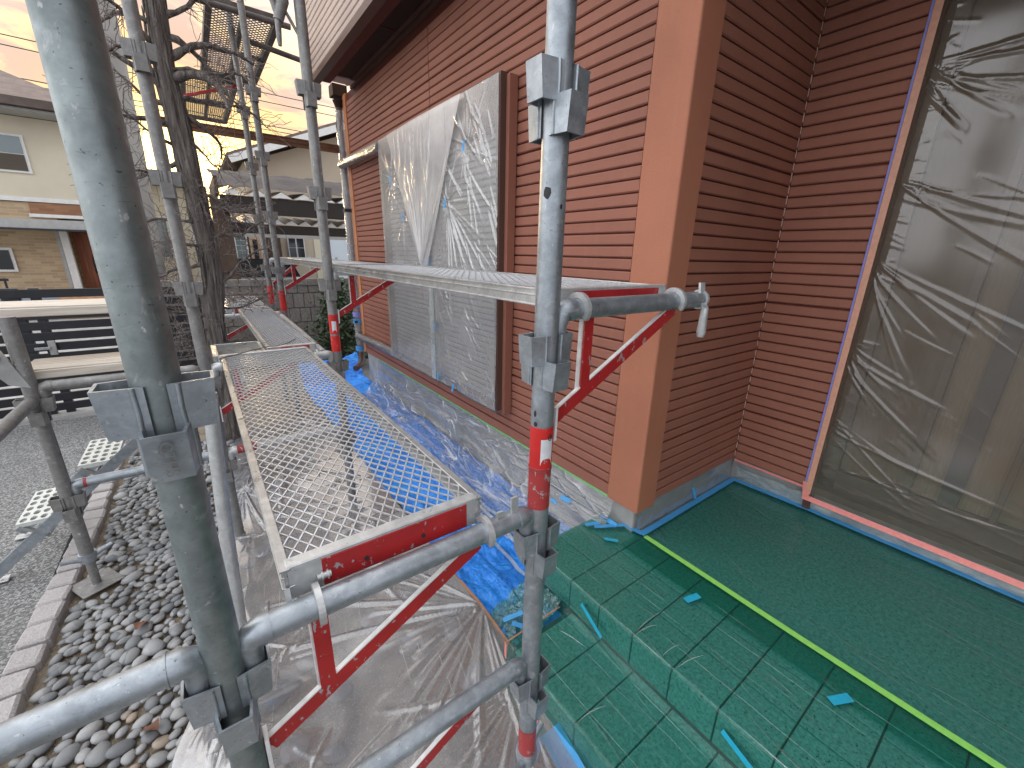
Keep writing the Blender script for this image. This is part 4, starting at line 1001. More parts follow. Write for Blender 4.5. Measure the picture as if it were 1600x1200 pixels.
transom((L2[0], L2[1], zq(-1)), (R2[0], R2[1], zq(-1)), 'galv_light', 'low cross pipe with red end behind the tree trunk base', redend=[(0.0, 0.2, 'red_worn')])
transom((GP[0], GP[1], zq(0)), (L2[0], L2[1], zq(0)), 'galv_dull', 'upper level pipe between the short stair pole and the tree pole')
transom((GP[0], GP[1], zq(-1)), (L2[0], L2[1], zq(-1)), 'galv', 'lower level pipe with red smear between the short stair pole and the tree pole', redend=[(0.0, 0.05, 'red_worn')])
transom((GP[0] - 0.02, GP[1] - 1.8, zq(0) - 0.05), (GP[0], GP[1], zq(0) - 0.05), 'galv_dull', 'pipe running forward from the short stair pole over the driveway')
transom((-0.02, 4.24, zq(0)), (P4[0], P4[1], zq(0)), 'galv_light', 'far cross pipe under the third deck')
# ledger pipe lying beside the second deck
t_ = thing('loose_pipe', 'bright pipe lying beside the narrow second deck with a rusty clamp', 'scaffold pipe', (0.53, 3.3, 0.98))
MB().path([(0.515, 2.50, 0.985), (0.535, 3.3, 0.985), (0.55, 4.15, 0.985)], 0.0214, 20).build('tube', 'galv_light', t_)
m = MB(); m.path([(0.52, 2.69, 0.985), (0.52, 2.73, 0.985)], 0.028, 18); m.build('clamp', 'rust', t_)
# slanting brace and slim handrail posts behind the thick pole
t_ = thing('brace_pipe', 'bright slanting brace pipe between the greenish pole and the tree pole', 'scaffold pipe', (-0.06, 1.7, 0.5))
MB().path([(-0.030, 1.62, 1.09), (-0.055, 1.58, 0.70), (-0.085, 1.55, 0.05)], 0.0214, 20).build('tube', 'galv_light', t_)
m = MB(); m.path([(-0.030, 1.62, 1.075), (-0.030, 1.62, 1.092)], 0.0232, 20); m.build('end_cap', 'galv', t_)

# brackets --------------------------------------------------------------
def angle_bar(t_, a, b, w, name, mat='red', flange=0.009):
    a, b = Vector(a), Vector(b); d = (b - a).normalized(); up = Vector((0, 1, 0)).cross(d); up = up if up.z > 0 or abs(up.z) < 1e-6 else -up
    m = MB(); m.rpath([a, b], w, 0.004, up); o_ = m.build(name, mat, t_)
    top0, top1 = a + up * (w / 2 + 0.0017), b + up * (w / 2 + 0.0017)
    off = Vector((0, flange / 2 - 0.002, 0))
    m = MB(); m.rpath([top0 + off, top1 + off], 0.003, flange, up); m.build('flange', 'white_worn', o_)
    return o_
def truss(t_, px, y, z, s, L, drop=0.235, vx=0.12):
    # s = +1 leans out in +X from the pole at px
    a = (px + s * 0.032, y, z - drop); b = (px + s * L, y, z - 0.020)
    angle_bar(t_, a, b, 0.030, 'diagonal')
    k = (vx - 0.032) / (L - 0.032); zb = z - drop + (drop - 0.02) * k
    m = MB(); m.rpath([(px + s * vx, y - 0.001, z - 0.018), (px + s * vx, y - 0.001, zb + 0.008)], 0.026, 0.004, (1, 0, 0)); st = m.build('strut', 'red', t_)
    m = MB(); m.rpath([(px + s * vx - s * 0.0145, y + 0.008, z - 0.02), (px + s * vx - s * 0.0145, y + 0.008, zb)], 0.003, 0.010, (1, 0, 0)); m.build('flange', 'white_worn', st)
    m = MB(); m.rpath([(px + s * 0.028, y, z - drop + 0.03), (px + s * 0.027, y, z - drop - 0.045)], 0.006, 0.030, (1, 0, 0)); m.build('foot_plate', 'white_worn', t_)
def bracket(px, y, k, L, label, mat='galv'):
    z = zq(k); t_ = thing('scaffold_bracket', label, 'bracket', (px, y, z))
    MB().path([(px + 0.050, y, z), (px + 0.2, y, z), (px + L, y, z)], 0.0214, 28).build('arm', mat, t_)
    m = MB(); p = Vector((px + 0.05, y, z))
    m.path([p + Vector((0.016, 0, 0)), p, p + Vector((-0.012, 0, -0.004)), p + Vector((-0.017, 0, -0.03)), p + Vector((-0.012, 0, -0.105))], [0.0236, 0.0236, 0.020, 0.017, 0.012], 16, up=(0, 1, 0)); m.build('wedge_end', mat, t_)
    truss(t_, px, y, z, 1, L - 0.11)
    m = MB(); m.path([(px + L, y, z), (px + L + 0.006, y, z)], 0.0265, 22); m.build('end_ring', 'galv_light', t_)
    m = MB(); m.path([(px + L + 0.006, y, z), (px + L + 0.020, y, z)], [0.0225, 0.0205], 22); m.build('end_plug', 'galv_light', t_)
    m = MB(); m.rpath([(px + L - 0.006, y - 0.006, z + 0.045), (px + L - 0.006, y - 0.012, z), (px + L - 0.006, y - 0.026, z - 0.02), (px + L - 0.008, y - 0.026, z - 0.085)], 0.022, 0.006, (1, 0, 0))
    m.path([(px + L - 0.008, y - 0.026, z - 0.020), (px + L - 0.008, y - 0.026, z - 0.085), (px + L - 0.008, y - 0.026, z - 0.098)], [0.009, 0.012, 0.009], 12)
    m.build('lock_lever', 'galv_light', t_)
    return t_
bracket(RP[0], RP[1], 1, 0.545, 'red braced bracket arm reaching from the near pole to the corner post')
bracket(R2[0], R2[1], 1, 0.52, 'red braced bracket under the joint of the two upper decks', 'galv_light')
bracket(P4[0], P4[1], 1, 0.50, 'red braced bracket arm on the pole at the far deck end', 'galv_light')
bracket(P3[0], P3[1], 1, 0.40, 'red braced bracket arm on the farthest pole', 'galv_light')
def tr_thing(px, y, k, s, L, label, vx=0.12, drop=0.235):
    t_ = thing('red_brace', label, 'bracket', (px, y, zq(k))); truss(t_, px, y, zq(k), s, L, drop, vx); return t_
tr_thing(LP[0], LP[1], 0, 1, 0.44, 'big red triangular brace below the near cross pipe', 0.13)
tr_thing(LP[0], LP[1], -1, 1, 0.44, 'dark red brace below the low near cross pipe', 0.13)
tr_thing(L2[0], L2[1], 0, 1, 0.40, 'red brace under the deck at the tree pole', 0.12)
tr_thing(-0.02, 4.24, 0, 1, 0.44, 'red brace under the far deck behind the tree trunk', 0.12)

# decks -----------------------------------------------------------------
def mesh_part(x0, x1, y0, y1, z, sx=0.0128, sy=0.0213, w=0.0030, h=0.0030):
    m = MB(); nx = max(1, round((x1 - x0) / (2 * sx))); ny = max(1, round((y1 - y0) / (2 * sy)))
    sx = (x1 - x0) / (2 * nx); sy = (y1 - y0) / (2 * ny)
    for i in range(2 * nx):
        zig = []
        for j in range(2 * ny + 1):
            xx = x0 + (i + ((i + j) % 2)) * sx; zig.append((xx, y0 + j * sy, z + (0.0012 if j % 2 else 0)))
        # one strand: rectangle section swept along the zigzag
        vs = []
        for p in zig:
            vs += [(p[0] - w / 2, p[1], p[2] - h), (p[0] + w / 2, p[1], p[2] - h), (p[0] + w / 2, p[1], p[2]), (p[0] - w / 2, p[1], p[2])]
        fs = []
        for j in range(len(zig) - 1):
            for k in range(4): fs.append((j * 4 + k, j * 4 + (k + 1) % 4, (j + 1) * 4 + (k + 1) % 4, (j + 1) * 4 + k))
        m.add(vs, fs)
    return m
def hook(t_, x, y, z, s, mat='galv_light'):           # C-shaped hook lying over the pipe; s = side facing away from the deck
    m = MB(); P_ = []
    for k in range(15):
        a = R(150 - 190 * k / 14) if s > 0 else R(30 + 190 * k / 14)
        P_.append((x, y + 0.0285 * math.cos(a) , z + 0.0285 * math.sin(a)))
    m.rpath(P_, 0.010, 0.012, (1, 0, 0)); m.build('hook', mat, t_)
def deck(x0, x1, y0, y1, zp, label, name='deck_plank', redfront=True, mid=False, sy=0.0213, hooks=True, rise=0.060):
    zt_ = zp + rise; t_ = thing(name, label, 'scaffold deck', ((x0 + x1) / 2, (y0 + y1) / 2, zp))
    for s, x in ((1, x0), (-1, x1)):
        m = MB(); m.cbox((x + s * 0.008, (y0 + y1) / 2, zt_ - 0.016), (0.006, y1 - y0, 0.034), 0.001); m.cbox((x + s * 0.004, (y0 + y1) / 2, zt_ - 0.012), (0.006, y1 - y0, 0.004), 0.001); m.cbox((x + s * 0.008, (y0 + y1) / 2, zt_ + 0.001), (0.016, y1 - y0, 0.005), 0.001)
        m.cbox((x + s * 0.010, (y0 + y1) / 2, zt_ - 0.033), (0.020, y1 - y0, 0.004), 0.001)
        m.build('side_rail', 'alum', t_)
    mesh_part(x0 + 0.016, x1 - 0.016, y0 + 0.03, y1 - 0.03, zt_ - 0.001, sy=sy).build('expanded_mesh', 'mesh_alum', t_, 'stuff')
    for s, y in ((1, y0), (-1, y1)):
        m = MB(); m.cbox(((x0 + x1) / 2, y + s * 0.014, zt_ + 0.002), (x1 - x0 - 0.02, 0.026, 0.007), 0.002); m.build('end_lip', 'galv_light', t_)
        m = MB(); m.cbox(((x0 + x1) / 2, y + s * 0.003, zt_ - 0.028), (x1 - x0 - 0.012, 0.004, 0.058), 0.001); ep = m.build('end_plate', 'galv_light', t_)
        m = MB(); m.cbox(((x0 + x1) / 2 + 0.012, y + s * 0.0005, zt_ - 0.028), (x1 - x0 - 0.10, 0.003, 0.054), 0.001); m.build('red_plate', 'red', ep)
        if hooks:
            for x in (x0 + 0.045, x1 - 0.012): hook(t_, x, y - s * 0.030, zp, -s)
    for y in ([y0 + (y1 - y0) * k / 5 for k in (1, 2, 3, 4)] if mid else []):
        m = MB(); m.cbox(((x0 + x1) / 2, y, zt_ - 0.024), (x1 - x0 - 0.03, 0.02, 0.03), 0.001); m.build('cross_bar', 'galv_light', t_)
    return t_
d1 = deck(0.030, 0.412, 0.646, 2.384, zq(0) , 'main expanded metal deck with red end plate over the clear sheet')
for x in (0.135, 0.245):       # bolt holes of the red end plate
    MB().path([(x + 0.03, 0.6455, zq(0) + 0.027), (x + 0.03, 0.6425, zq(0) + 0.027)], 0.0042, 8).build('bolt_hole', 'mark_black', d1)
m = MB(); m.path([(0.082, 0.644, zq(0) + 0.028), (0.104, 0.644, zq(0) + 0.028)], 0.006, 10); m.path([(0.088, 0.644, zq(0) + 0.028), (0.091, 0.644, zq(0) + 0.028)], 0.009, 10); m.path([(0.097, 0.644, zq(0) + 0.028), (0.100, 0.644, zq(0) + 0.028)], 0.009, 10); m.build('bolt', 'galv_light', d1)
m = MB(); m.rpath([(0.036, 0.640, zq(0) + 0.032), (0.036, 0.634, zq(0) + 0.010), (0.036, 0.628, zq(0) - 0.006), (0.036, 0.612, zq(0) + 0.002)], 0.008, 0.004, (1, 0, 0)); m.build('tab', 'galv_light', d1)
m = MB(); m.rpath([(0.475, 0.614, zq(0) + 0.015), (0.475, 0.616, zq(0) + 0.055)], 0.016, 0.006, (1, 0, 0)); m.rpath([(0.436, 0.614, zq(0) + 0.015), (0.436, 0.615, zq(0) + 0.034)], 0.014, 0.006, (1, 0, 0)); m.build('wedge_tab', 'galv_light', d1)
deck(0.235, 0.475, 2.444, 4.208, zq(0), 'narrow second lower deck leading towards the block wall')
deck(0.155, 0.475, 4.28, 5.30, zq(0), 'third lower deck littered with cut twigs by the block wall')
deck(0.585, 0.985, 0.646, 2.384, zq(1), 'upper near deck on brackets along the window wall', rise=0.034)
deck(0.60, 0.90, 2.444, 4.208, zq(1), 'upper far deck on brackets reaching the wall end', rise=0.034)
# short filler board beside the second deck
t_ = thing('filler_board', 'short frosted mesh board filling the gap beside the narrow deck', 'scaffold deck', (0.12, 2.6, zq(0)))
m = MB(); m.cbox((0.012, 2.585, 1.03), (0.026, 0.30, 0.03), 0.002); m.cbox((0.222, 2.585, 1.03), (0.012, 0.30, 0.03), 0.002); m.cbox((0.117, 2.432, 1.034), (0.2, 0.012, 0.024), 0.001); m.cbox((0.117, 2.735, 1.034), (0.2, 0.012, 0.024), 0.001); m.build('frame', 'alum', t_)
mesh_part(0.024, 0.216, 2.44, 2.73, 1.036, sx=0.006, sy=0.008, w=0.002).build('fine_mesh', 'alum', t_, 'stuff')
MB().b2(0.026, 0.214, 2.44, 2.73, 1.026, 1.030).build('backing', 'galv_light', t_)
m = MB(); m.path([(0.02, 2.42, 1.0), (0.03, 2.42, 1.045), (0.045, 2.43, 1.03)], 0.008, 8); m.build('hook', 'galv', t_)
# upper lift seen from below ------------------------------------------------
def high_deck(x0, x1, y0, y1, z, label):
    t_ = thing('high_deck', label, 'scaffold deck', ((x0 + x1) / 2, (y0 + y1) / 2, z))
    for x in (x0, (x0 + x1) / 2, x1): MB().cbox((x, (y0 + y1) / 2, z - 0.02), (0.045 if x in (x0, x1) else 0.03, y1 - y0, 0.05), 0.003).build('side_rail', 'backlit_grime', t_)
    for y in (y0, y1): MB().cbox(((x0 + x1) / 2, y, z - 0.021), (x1 - x0, 0.05, 0.048), 0.003).build('end_plate', 'backlit_grime', t_)
    MB().cbox(((x0 + x1) / 2, y0 + (y1 - y0) * .55, z - 0.03), (x1 - x0, 0.04, 0.03), 0.003).build('cross_bar', 'backlit_grime', t_)
    mesh_part(x0 + 0.02, x1 - 0.02, y0 + 0.03, y1 - 0.03, z, sx=0.021, sy=0.026, w=0.008, h=0.005).build('expanded_mesh', 'backlit_grime', t_, 'stuff')
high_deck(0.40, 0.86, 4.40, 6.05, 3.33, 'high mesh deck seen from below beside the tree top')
high_deck(0.22, 0.70, 6.20, 8.10, 3.33, 'farther high mesh deck seen from below glowing in sunset')
t_ = thing('high_brace', 'red slanting brace below the high mesh decks', 'bracket', (0.4, 6.1, 3.1))
MB().rpath([(0.10, 6.1, 3.02), (0.72, 6.1, 3.26)], 0.05, 0.02, (0, 1, 0)).build('bar', 'red', t_)
transom((0.1, 6.12, 3.28), (0.85, 6.12, 3.28), 'backlit_grime', 'pipe carrying the joint of the two high decks', ends=(0, 0))
transom((0.1, 4.36, 3.27), (P4[0] + 0.35, 4.36, 3.27), 'backlit_grime', 'pipe under the front edge of the high mesh deck', ends=(0, 0))
transom((0.62, 4.62, 3.19), (1.5, 4.62, 3.10), 'backlit_grime', 'reddish pipe crossing the sky between high deck and eave', ends=(0, 0))
t_ = thing('far_walkway', 'brown channel edged walkway crossing level behind the poles', 'scaffold deck', (0.7, 4.98, 2.55))
m = MB(); m.cbox((0.72, 4.96, 2.55), (1.5, 0.012, 0.075), 0.002); m.cbox((0.72, 4.953, 2.584), (1.5, 0.016, 0.010), 0.002); m.cbox((0.72, 4.953, 2.55), (1.5, 0.012, 0.006), 0.001); m.cbox((0.72, 4.953, 2.517), (1.5, 0.016, 0.010), 0.002); m.build('edge_channel', 'rust', t_)
MB().cbox((0.72, 5.1, 2.585), (1.5, 0.26, 0.006), 0.001).build('walk_surface', 'backlit_grime', t_)
# hanging lock tongue on the pole near the eave
t_ = thing('hanging_bracket', 'dark hanging bracket tongue under the high deck near the eave', 'bracket', (0.52, 2.6, 2.5))
m = MB(); m.path([(0.50, 2.43, 2.80), (0.50, 2.43, 2.60), (0.475, 2.43, 2.52)], [0.03, 0.028, 0.02], 12); m.path([(0.475, 2.43, 2.55), (0.47, 2.43, 2.45), (0.47, 2.43, 2.425)], [0.014, 0.011, 0.008], 10); m.path([(0.45, 2.43, 2.63), (0.475, 2.43, 2.53)], 0.012, 8); m.build('tongue', 'galv_dull', t_)
m = MB(); m.path([(0.50, 2.43, 2.58), (0.565, 2.42, 2.46)], 0.007, 8); m.build('strut', 'galv_dull', t_)
transom((0.30, 2.43, 2.80), (0.64, 2.43, 2.80), 'galv_dull', 'high cross pipe above the hanging bracket tongue', ends=(0, 0))

# perforated aluminium stair -------------------------------------------------
st = thing('access_stair', 'aluminium access stair with white perforated treads on the driveway', 'stair', (-0.7, 2.9, 0))
for y in (2.72, 3.12):
    a, b = Vector((-1.00, y, 0.04)), Vector((-0.16, y, 0.78))
    MB().rpath([a, b], 0.050, 0.010, Vector((0, 1, 0)).cross((b - a).normalized())).build('stringer', 'galv', st)
    MB().cbox((-0.99, y, 0.012), (0.07, 0.05, 0.008), 0.002).build('foot', 'galv_light', st)
def tread(x0, x1, y0, y1, z):
    # perforated plate: grid of square cells, each with an octagonal hole and a raised rim
    m = MB(); nx, ny = 4, 6
    for i in range(nx):
        for j in range(ny):
            ax, bx = x0 + (x1 - x0) * i / nx, x0 + (x1 - x0) * (i + 1) / nx; ay, by = y0 + (y1 - y0) * j / ny, y0 + (y1 - y0) * (j + 1) / ny
            c_ = ((ax + bx) / 2, (ay + by) / 2); hx, hy = (bx - ax) / 2, (by - ay) / 2; O, I = [], []
            for k in range(16):
                a = 2 * math.pi * k / 16; cs_, sn = math.cos(a), math.sin(a); kk = 1 / max(abs(cs_), abs(sn))
                O.append((c_[0] + hx * cs_ * kk, c_[1] + hy * sn * kk, z)); I.append((c_[0] + hx * 0.72 * cs_, c_[1] + hy * 0.72 * sn, z))
            D = [(p[0], p[1], z - 0.012) for p in I]
            m.add(O + I + D, [(k, (k + 1) % 16, 16 + (k + 1) % 16, 16 + k) for k in range(16)] + [(16 + k, 16 + (k + 1) % 16, 32 + (k + 1) % 16, 32 + k) for k in range(16)])
    m.b2(x0 - .003, x0, y0, y1, z - 0.02, z); m.b2(x1, x1 + .003, y0, y1, z - 0.02, z); m.b2(x0, x1, y0 - .003, y0, z - .02, z); m.b2(x0, x1, y1, y1 + .003, z - .02, z)
    tr_ = m.build('tread', 'stair_white', st)
    for y in (y0 + 0.006, y1 - 0.006):
        MB().rpath([(x0 + 0.005, y, z - 0.016), ((x0 + x1) / 2 + 0.02, y, z - 0.10), (x1, y, z - 0.02)], 0.020, 0.014, (0, 1, 0)).build('support', 'steel_grey', tr_)
tread(-0.885, -0.745, 2.745, 3.095, 0.265); tread(-0.625, -0.485, 2.745, 3.095, 0.50); tread(-0.365, -0.225, 2.745, 3.095, 0.735)
# cream ridged boards
for i, (x0, x1, y0, y1, z, lb) in enumerate([(-0.64, -0.30, 2.452, 2.69, 1.06, 'lower cream ridged step board clipped to the short stair pole'), (-0.86, -0.30, 2.57, 2.85, 1.30, 'upper cream ridged step board above the black gate')]):
    t_ = thing('step_board', lb, 'step', ((x0 + x1) / 2, (y0 + y1) / 2, z))
    m = MB(); m.cbox(((x0 + x1) / 2, (y0 + y1) / 2, z - 0.024), (x1 - x0, y1 - y0, 0.036), 0.003); m.build('board', 'cream_board', t_)
    n = 7
    for k in range(n):
        y = y0 + (y1 - y0) * (k + .5) / n; MB().cbox(((x0 + x1) / 2, y, z - 0.003), (x1 - x0 - 0.004, (y1 - y0) / n * 0.72, 0.007), 0.002).build('ridge', 'cream_board', t_)
t_ = thing('side_plate', 'grey steel side plate leaning down to the short stair pole', 'steel plate', (-0.66, 2.42, 1.1))
m = MB(); m.prism([(-0.655, 2.40, 1.02), (-0.60, 2.40, 1.00), (-0.685, 2.40, 1.275), (-0.80, 2.40, 1.275)], (0, -0.012, 0)); m.build('plate', 'steel_grey', t_)
MB().path([(-0.665, 2.387, 1.13), (-0.665, 2.38, 1.13)], 0.012, 10).build('bolt', 'galv_light', t_)

# ================================================================== bare tree
tree = thing('bare_tree', 'leafless gnarled tree trunk with peeling bark between the scaffold poles', 'tree', (0.03, 3.95, 0))
tp = [(0.010, -0.03), (0.030, 0.25), (0.047, 0.5), (0.062, 1.0), (0.098, 1.49), (0.085, 1.92), (0.070, 2.33), (0.040, 2.69), (0.06, 3.0), (0.09, 3.5), (0.10, 4.2)]
tr_r = [0.098, 0.076, 0.069, 0.065, 0.063, 0.061, 0.060, 0.057, 0.055, 0.05, 0.04]
def tcen(z):
    for (x0, z0), (x1, z1) in zip(tp, tp[1:]):
        if z <= z1: k = (z - z0) / (z1 - z0); k = max(0, k); i = tp.index((x0, z0)); return x0 + (x1 - x0) * k, tr_r[i] + (tr_r[i + 1] - tr_r[i]) * k
    return tp[-1][0], tr_r[-1]
m = MB(); NR, NS = 150, 40; vs = []
for i in range(NR + 1):
    z = -0.03 + 4.2 * i / NR; xc, r = tcen(z)
    for k in range(NS):
        a = 2 * math.pi * k / NS
        ridge = rid(math.cos(a) * 3.4 + 0.5 * z, math.sin(a) * 3.4, z * 0.6) * 0.24 - 0.10 + nz(math.cos(a) * 5, math.sin(a) * 5, z * 2.2) * 0.16 + nz(math.cos(a) * 1.2, math.sin(a) * 1.2, z * 3.4) * 0.28
        rr = r * (1 + ridge); vs.append((xc + rr * math.cos(a) + 0.008 * math.sin(z * 5), 3.95 + rr * math.sin(a), z))
m.add(vs, [(i * NS + k, i * NS + (k + 1) % NS, (i + 1) * NS + (k + 1) % NS, (i + 1) * NS + k) for i in range(NR) for k in range(NS)], True)
m.build('trunk', 'bark', tree)
m = MB()
for i in range(90):      # lifting strips of bark
    z = random.uniform(0.2, 3.2); a = random.uniform(math.pi, 2 * math.pi); xc, r = tcen(z); L = random.uniform(0.08, 0.3); n = 5; P_ = []
    for k in range(n + 1):
        zz_ = z + L * k / n; x2, r2 = tcen(zz_); rr = r2 * (1.06 + 0.16 * max(0, k / n - 0.6) * random.uniform(0.5, 2)); P_.append((x2 + rr * math.cos(a + 0.15 * nz(k, i)), 3.95 + rr * math.sin(a), zz_))
    m.path(P_, [0.009 * math.sin(math.pi * (k + .6) / (n + 1.2)) for k in range(n + 1)], 5, flat=0.45)
m.build('bark_strips', 'bark', tree)
def gnarl(start, d, L, r, seed, n=9, droop=0.0, wob=0.5):
    random.seed(seed); p = Vector(start); d = Vector(d).normalized(); P_ = [p.copy()]; Rr = [r]
    for k in range(n):
        d = (d + Vector((random.uniform(-1, 1), random.uniform(-1, 1), random.uniform(-1, 1) - droop)) * wob).normalized(); p = p + d * (L / n); P_.append(p.copy()); Rr.append(max(0.0025, r * (1 - 0.75 * (k + 1) / n) * random.uniform(0.85, 1.2)))
    return P_, Rr
branches = [(2.72, 1, .55, .034, .25), (2.60, 1, .62, .040, .12), (2.42, 1, .42, .026, -.2), (2.78, -1, .45, .026, .3), (2.55, -1, .5, .03, .25), (2.32, -1, .5, .026, .0), (2.12, -1, .52, .022, -.15), (1.95, -1, .5, .02, .1), (1.90, 1, .35, .02, -.25),
            (1.72, -1, .42, .018, .05), (1.62, 1, .40, .022, .1), (1.55, -1, .40, .018, -.1), (1.42, -1, .4, .02, -.1), (1.28, 1, .55, .018, .15), (1.22, -1, .4, .02, .1), (1.12, 1, .42, .014, -.3), (1.05, -1, .42, .018, .0), (0.95, -1, .36, .016, .2), (0.85, 1, .28, .012, .2), (2.95, 1, .4, .03, .6), (3.05, -1, .5, .03, .2), (0.72, -1, .3, .012, 0.1), (1.36, 1, .34, .016, .35), (1.82, 1, .28, .014, .2), (2.85, 1, .6, .028, .1), (2.66, 1, .5, .022, -.1), (2.50, 1, .55, .02, .3), (2.9, -1, .45, .022, .4), (2.68, -1, .5, .018, -.1), (2.45, -1, .45, .02, .35), (2.2, -1, .5, .016, .2), (2.25, 1, .3, .014, -.2), (3.1, 1, .6, .03, .05), (3.2, 1, .5, .025, .3)]
tw = MB()
for i, (z, s, L, r, up) in enumerate(branches):
    xc, rr = tcen(z); P_, Rr = gnarl((xc + s * rr * 0.6, 3.95 - rr * 0.3, z), (s, random.Random(i).uniform(-.7, .2), up), L, r, 100 + i, wob=0.42)
    m = MB(); m.path(P_, [x * 0.72 * (1 + 0.25 * nz(i, k_ * 1.3)) for k_, x in enumerate(Rr)], 9)
    for k_ in range(2, len(P_) - 1):
        q_ = Vector(P_[k_]); m.path([q_, q_ + Vector((nz(i, k_, 1), nz(i, k_, 4), nz(i, k_, 9))) * 0.10], [Rr[k_] * 0.5, 0.0015], 6)
    m.build('branch', 'bark', tree)
    for k in range(3, len(P_)):
        for q in range(4):
            random.seed(i * 100 + k * 10 + q)
            T_, Tr = gnarl(P_[k], (s * random.uniform(-.2, 1), random.uniform(-1, .6), random.uniform(-.8, .8)), random.uniform(.08, .24), random.uniform(.0022, .0045), i * 1000 + k * 10 + q, 6, 0.1, 0.55)
            tw.path(T_, [max(0.0012, x * 0.7) for x in Tr], 4, False)
random.seed(21)
for c_, n_, sp in [((0.20, 3.9, 1.93), 60, .10), ((0.16, 3.9, 1.65), 70, .12), ((-0.14, 3.85, 1.55), 80, .14), ((-0.15, 3.85, 1.25), 60, .12), ((-0.12, 3.85, 1.0), 70, .13), ((0.10, 3.85, 1.80), 50, .1)]:
    for q in range(n_):
        p = Vector(c_) + Vector((random.gauss(0, sp), random.gauss(0, sp), random.gauss(0, sp * .7)))
        T_, Tr = gnarl(p, (random.uniform(-1, 1), random.uniform(-1, 1), random.uniform(-1, 1)), random.uniform(.06, .16), .0026, random.randrange(99999), 6, 0, 0.6)
        tw.path(T_, [max(0.001, x * 0.7) for x in Tr], 4, False)
tw.build('twigs', 'twig', tree, 'stuff')
random.seed(33)
m = MB()
for q in range(90):     # cut twigs left on the third deck
    T_, Tr = gnarl((random.uniform(0.12, 0.45), random.uniform(4.35, 5.1), 1.05 + random.uniform(0, .09)), (random.uniform(-1, 1), random.uniform(-1, 1), random.uniform(-.1, .25)), random.uniform(.1, .35), .004, random.randrange(99999), 7, 0.05, 0.4)
    m.path(T_, [max(0.0015, x * .8) for x in Tr], 4, False)
for q in range(120):    # brush heap behind the trunk
    T_, Tr = gnarl((random.uniform(-0.35, 0.25), random.uniform(4.6, 5.6), random.uniform(0.35, 0.95)), (random.uniform(-1, 1), random.uniform(-1, 1), random.uniform(-.3, .5)), random.uniform(.15, .45), .005, random.randrange(99999), 7, 0.05, 0.4)
    m.path(T_, [max(0.0018, x * .8) for x in Tr], 4, False)
bp_ = recenter(m.build('brush_heap', 'twig')); tag(bp_, 'heap of pruned grey twigs on the far deck and behind the trunk', 'twigs'); bp_['kind'] = 'stuff'
m = MB(); T_, Tr = gnarl((0.02, 2.1, 1.10), (1, .05, .1), 0.32, .004, 5, 10, 0.0, 0.25); m.path(T_, Tr, 5); tag(recenter(m.build('loose_twig', 'twig')), 'thin dark twig lying across the main deck mesh', 'twig')

# ================================================================== gate and block wall
gate = thing('slat_gate', 'black horizontal slat gate standing across the driveway end', 'gate', (-1.0, 5.4, 0))
sl_ = MB().cbox((0, 0, 0), (2.9, 0.02, 0.072), 0.002).mesh('slat', 'black_alum')
for k in range(12):
    s_ = link('slat', sl_, gate); s_.location = (-1.22 - 0.0 + 0.0 - 0.13, 0, 0.10 + k * 0.094) if False else (-0.48, 0, 0.10 + k * 0.094)
for x, w in ((-1.30, .10), (-1.16, .06), (-0.56, .05), (-0.04, .07), (-2.3, .06)):
    MB().cbox((x, 5.42, 0.60), (w, 0.05, 1.16), 0.004).build('gate_post', 'black_alum', gate)
m = MB(); m.cbox((-1.14, 5.36, 0.66), (0.05, 0.02, 0.13), 0.004); m.cbox((-1.20, 5.35, 0.66), (0.10, 0.02, 0.025), 0.003); m.build('latch', 'steel_grey', gate)
m = MB(); m.path([(-0.9, 5.35, 0.0), (-0.9, 5.35, 0.1)], 0.012, 8); m.build('drop_bolt', 'steel_grey', gate)
bw = thing('block_wall', 'grey ribbed concrete block wall closing off the yard', 'wall', (0.9, 6.45, 0))
MB().b2(-0.6, 2.9, 6.42, 6.52, -0.02, 1.085).build('core', 'concrete_dark', bw)
m = MB()
for k in range(3): m.cbox((-0.1317 + k * 0.1317, 0, 0), (0.1255, 0.04, 0.190), 0.006)
bme = m.mesh('block', 'block')
for r_ in range(6):
    for c_ in range(9):
        b_ = link('block', bme, bw); b_.location = (-1.28 + c_ * 0.399 + (0.2 if r_ % 2 else 0), -0.035, 0.09 + r_ * 0.199 - 0.01)
MB().b2(-0.6, 2.9, 6.38, 6.54, 1.087, 1.10).build('coping', 'concrete_dark', bw)
# ivy at the wall's end
ivy = thing('ivy_shrub', 'dark leafy evergreen shrub against the block wall beside the downpipe', 'shrub', (1.45, 5.95, 0))
random.seed(5); m = MB()
for i in range(2600):
    z = random.uniform(0.05, 1.2); w = 0.17 + 0.10 * math.sin(z * 3 + 1)
    x = 1.47 + random.gauss(0, w * 0.75); y = 5.95 + random.gauss(0, 0.14); s_ = random.uniform(0.02, 0.042)
    e_ = Matrix.Rotation(random.uniform(0, 6.28), 3, 'Z') @ Matrix.Rotation(random.uniform(-1, 1), 3, 'X') @ Matrix.Rotation(random.uniform(-1.2, .6), 3, 'Y')
    q = [Vector((-s_, 0, 0)), Vector((0, -s_ * .6, .004)), Vector((s_ * 1.2, 0, -.006)), Vector((0, s_ * .6, .004))]
    m.add([e_ @ v + Vector((x, y, z)) for v in q], [(0, 1, 2), (0, 2, 3)])
m.build('foliage', 'leaf', ivy)
m = MB()
for i in range(14):
    T_, Tr = gnarl((1.45 + random.uniform(-.15, .15), 5.97, 0), (random.uniform(-.3, .3), 0, 1), random.uniform(.7, 1.15), .009, 700 + i, 10, 0, .25); m.path(T_, Tr, 5)
m.build('stem', 'bark', ivy)

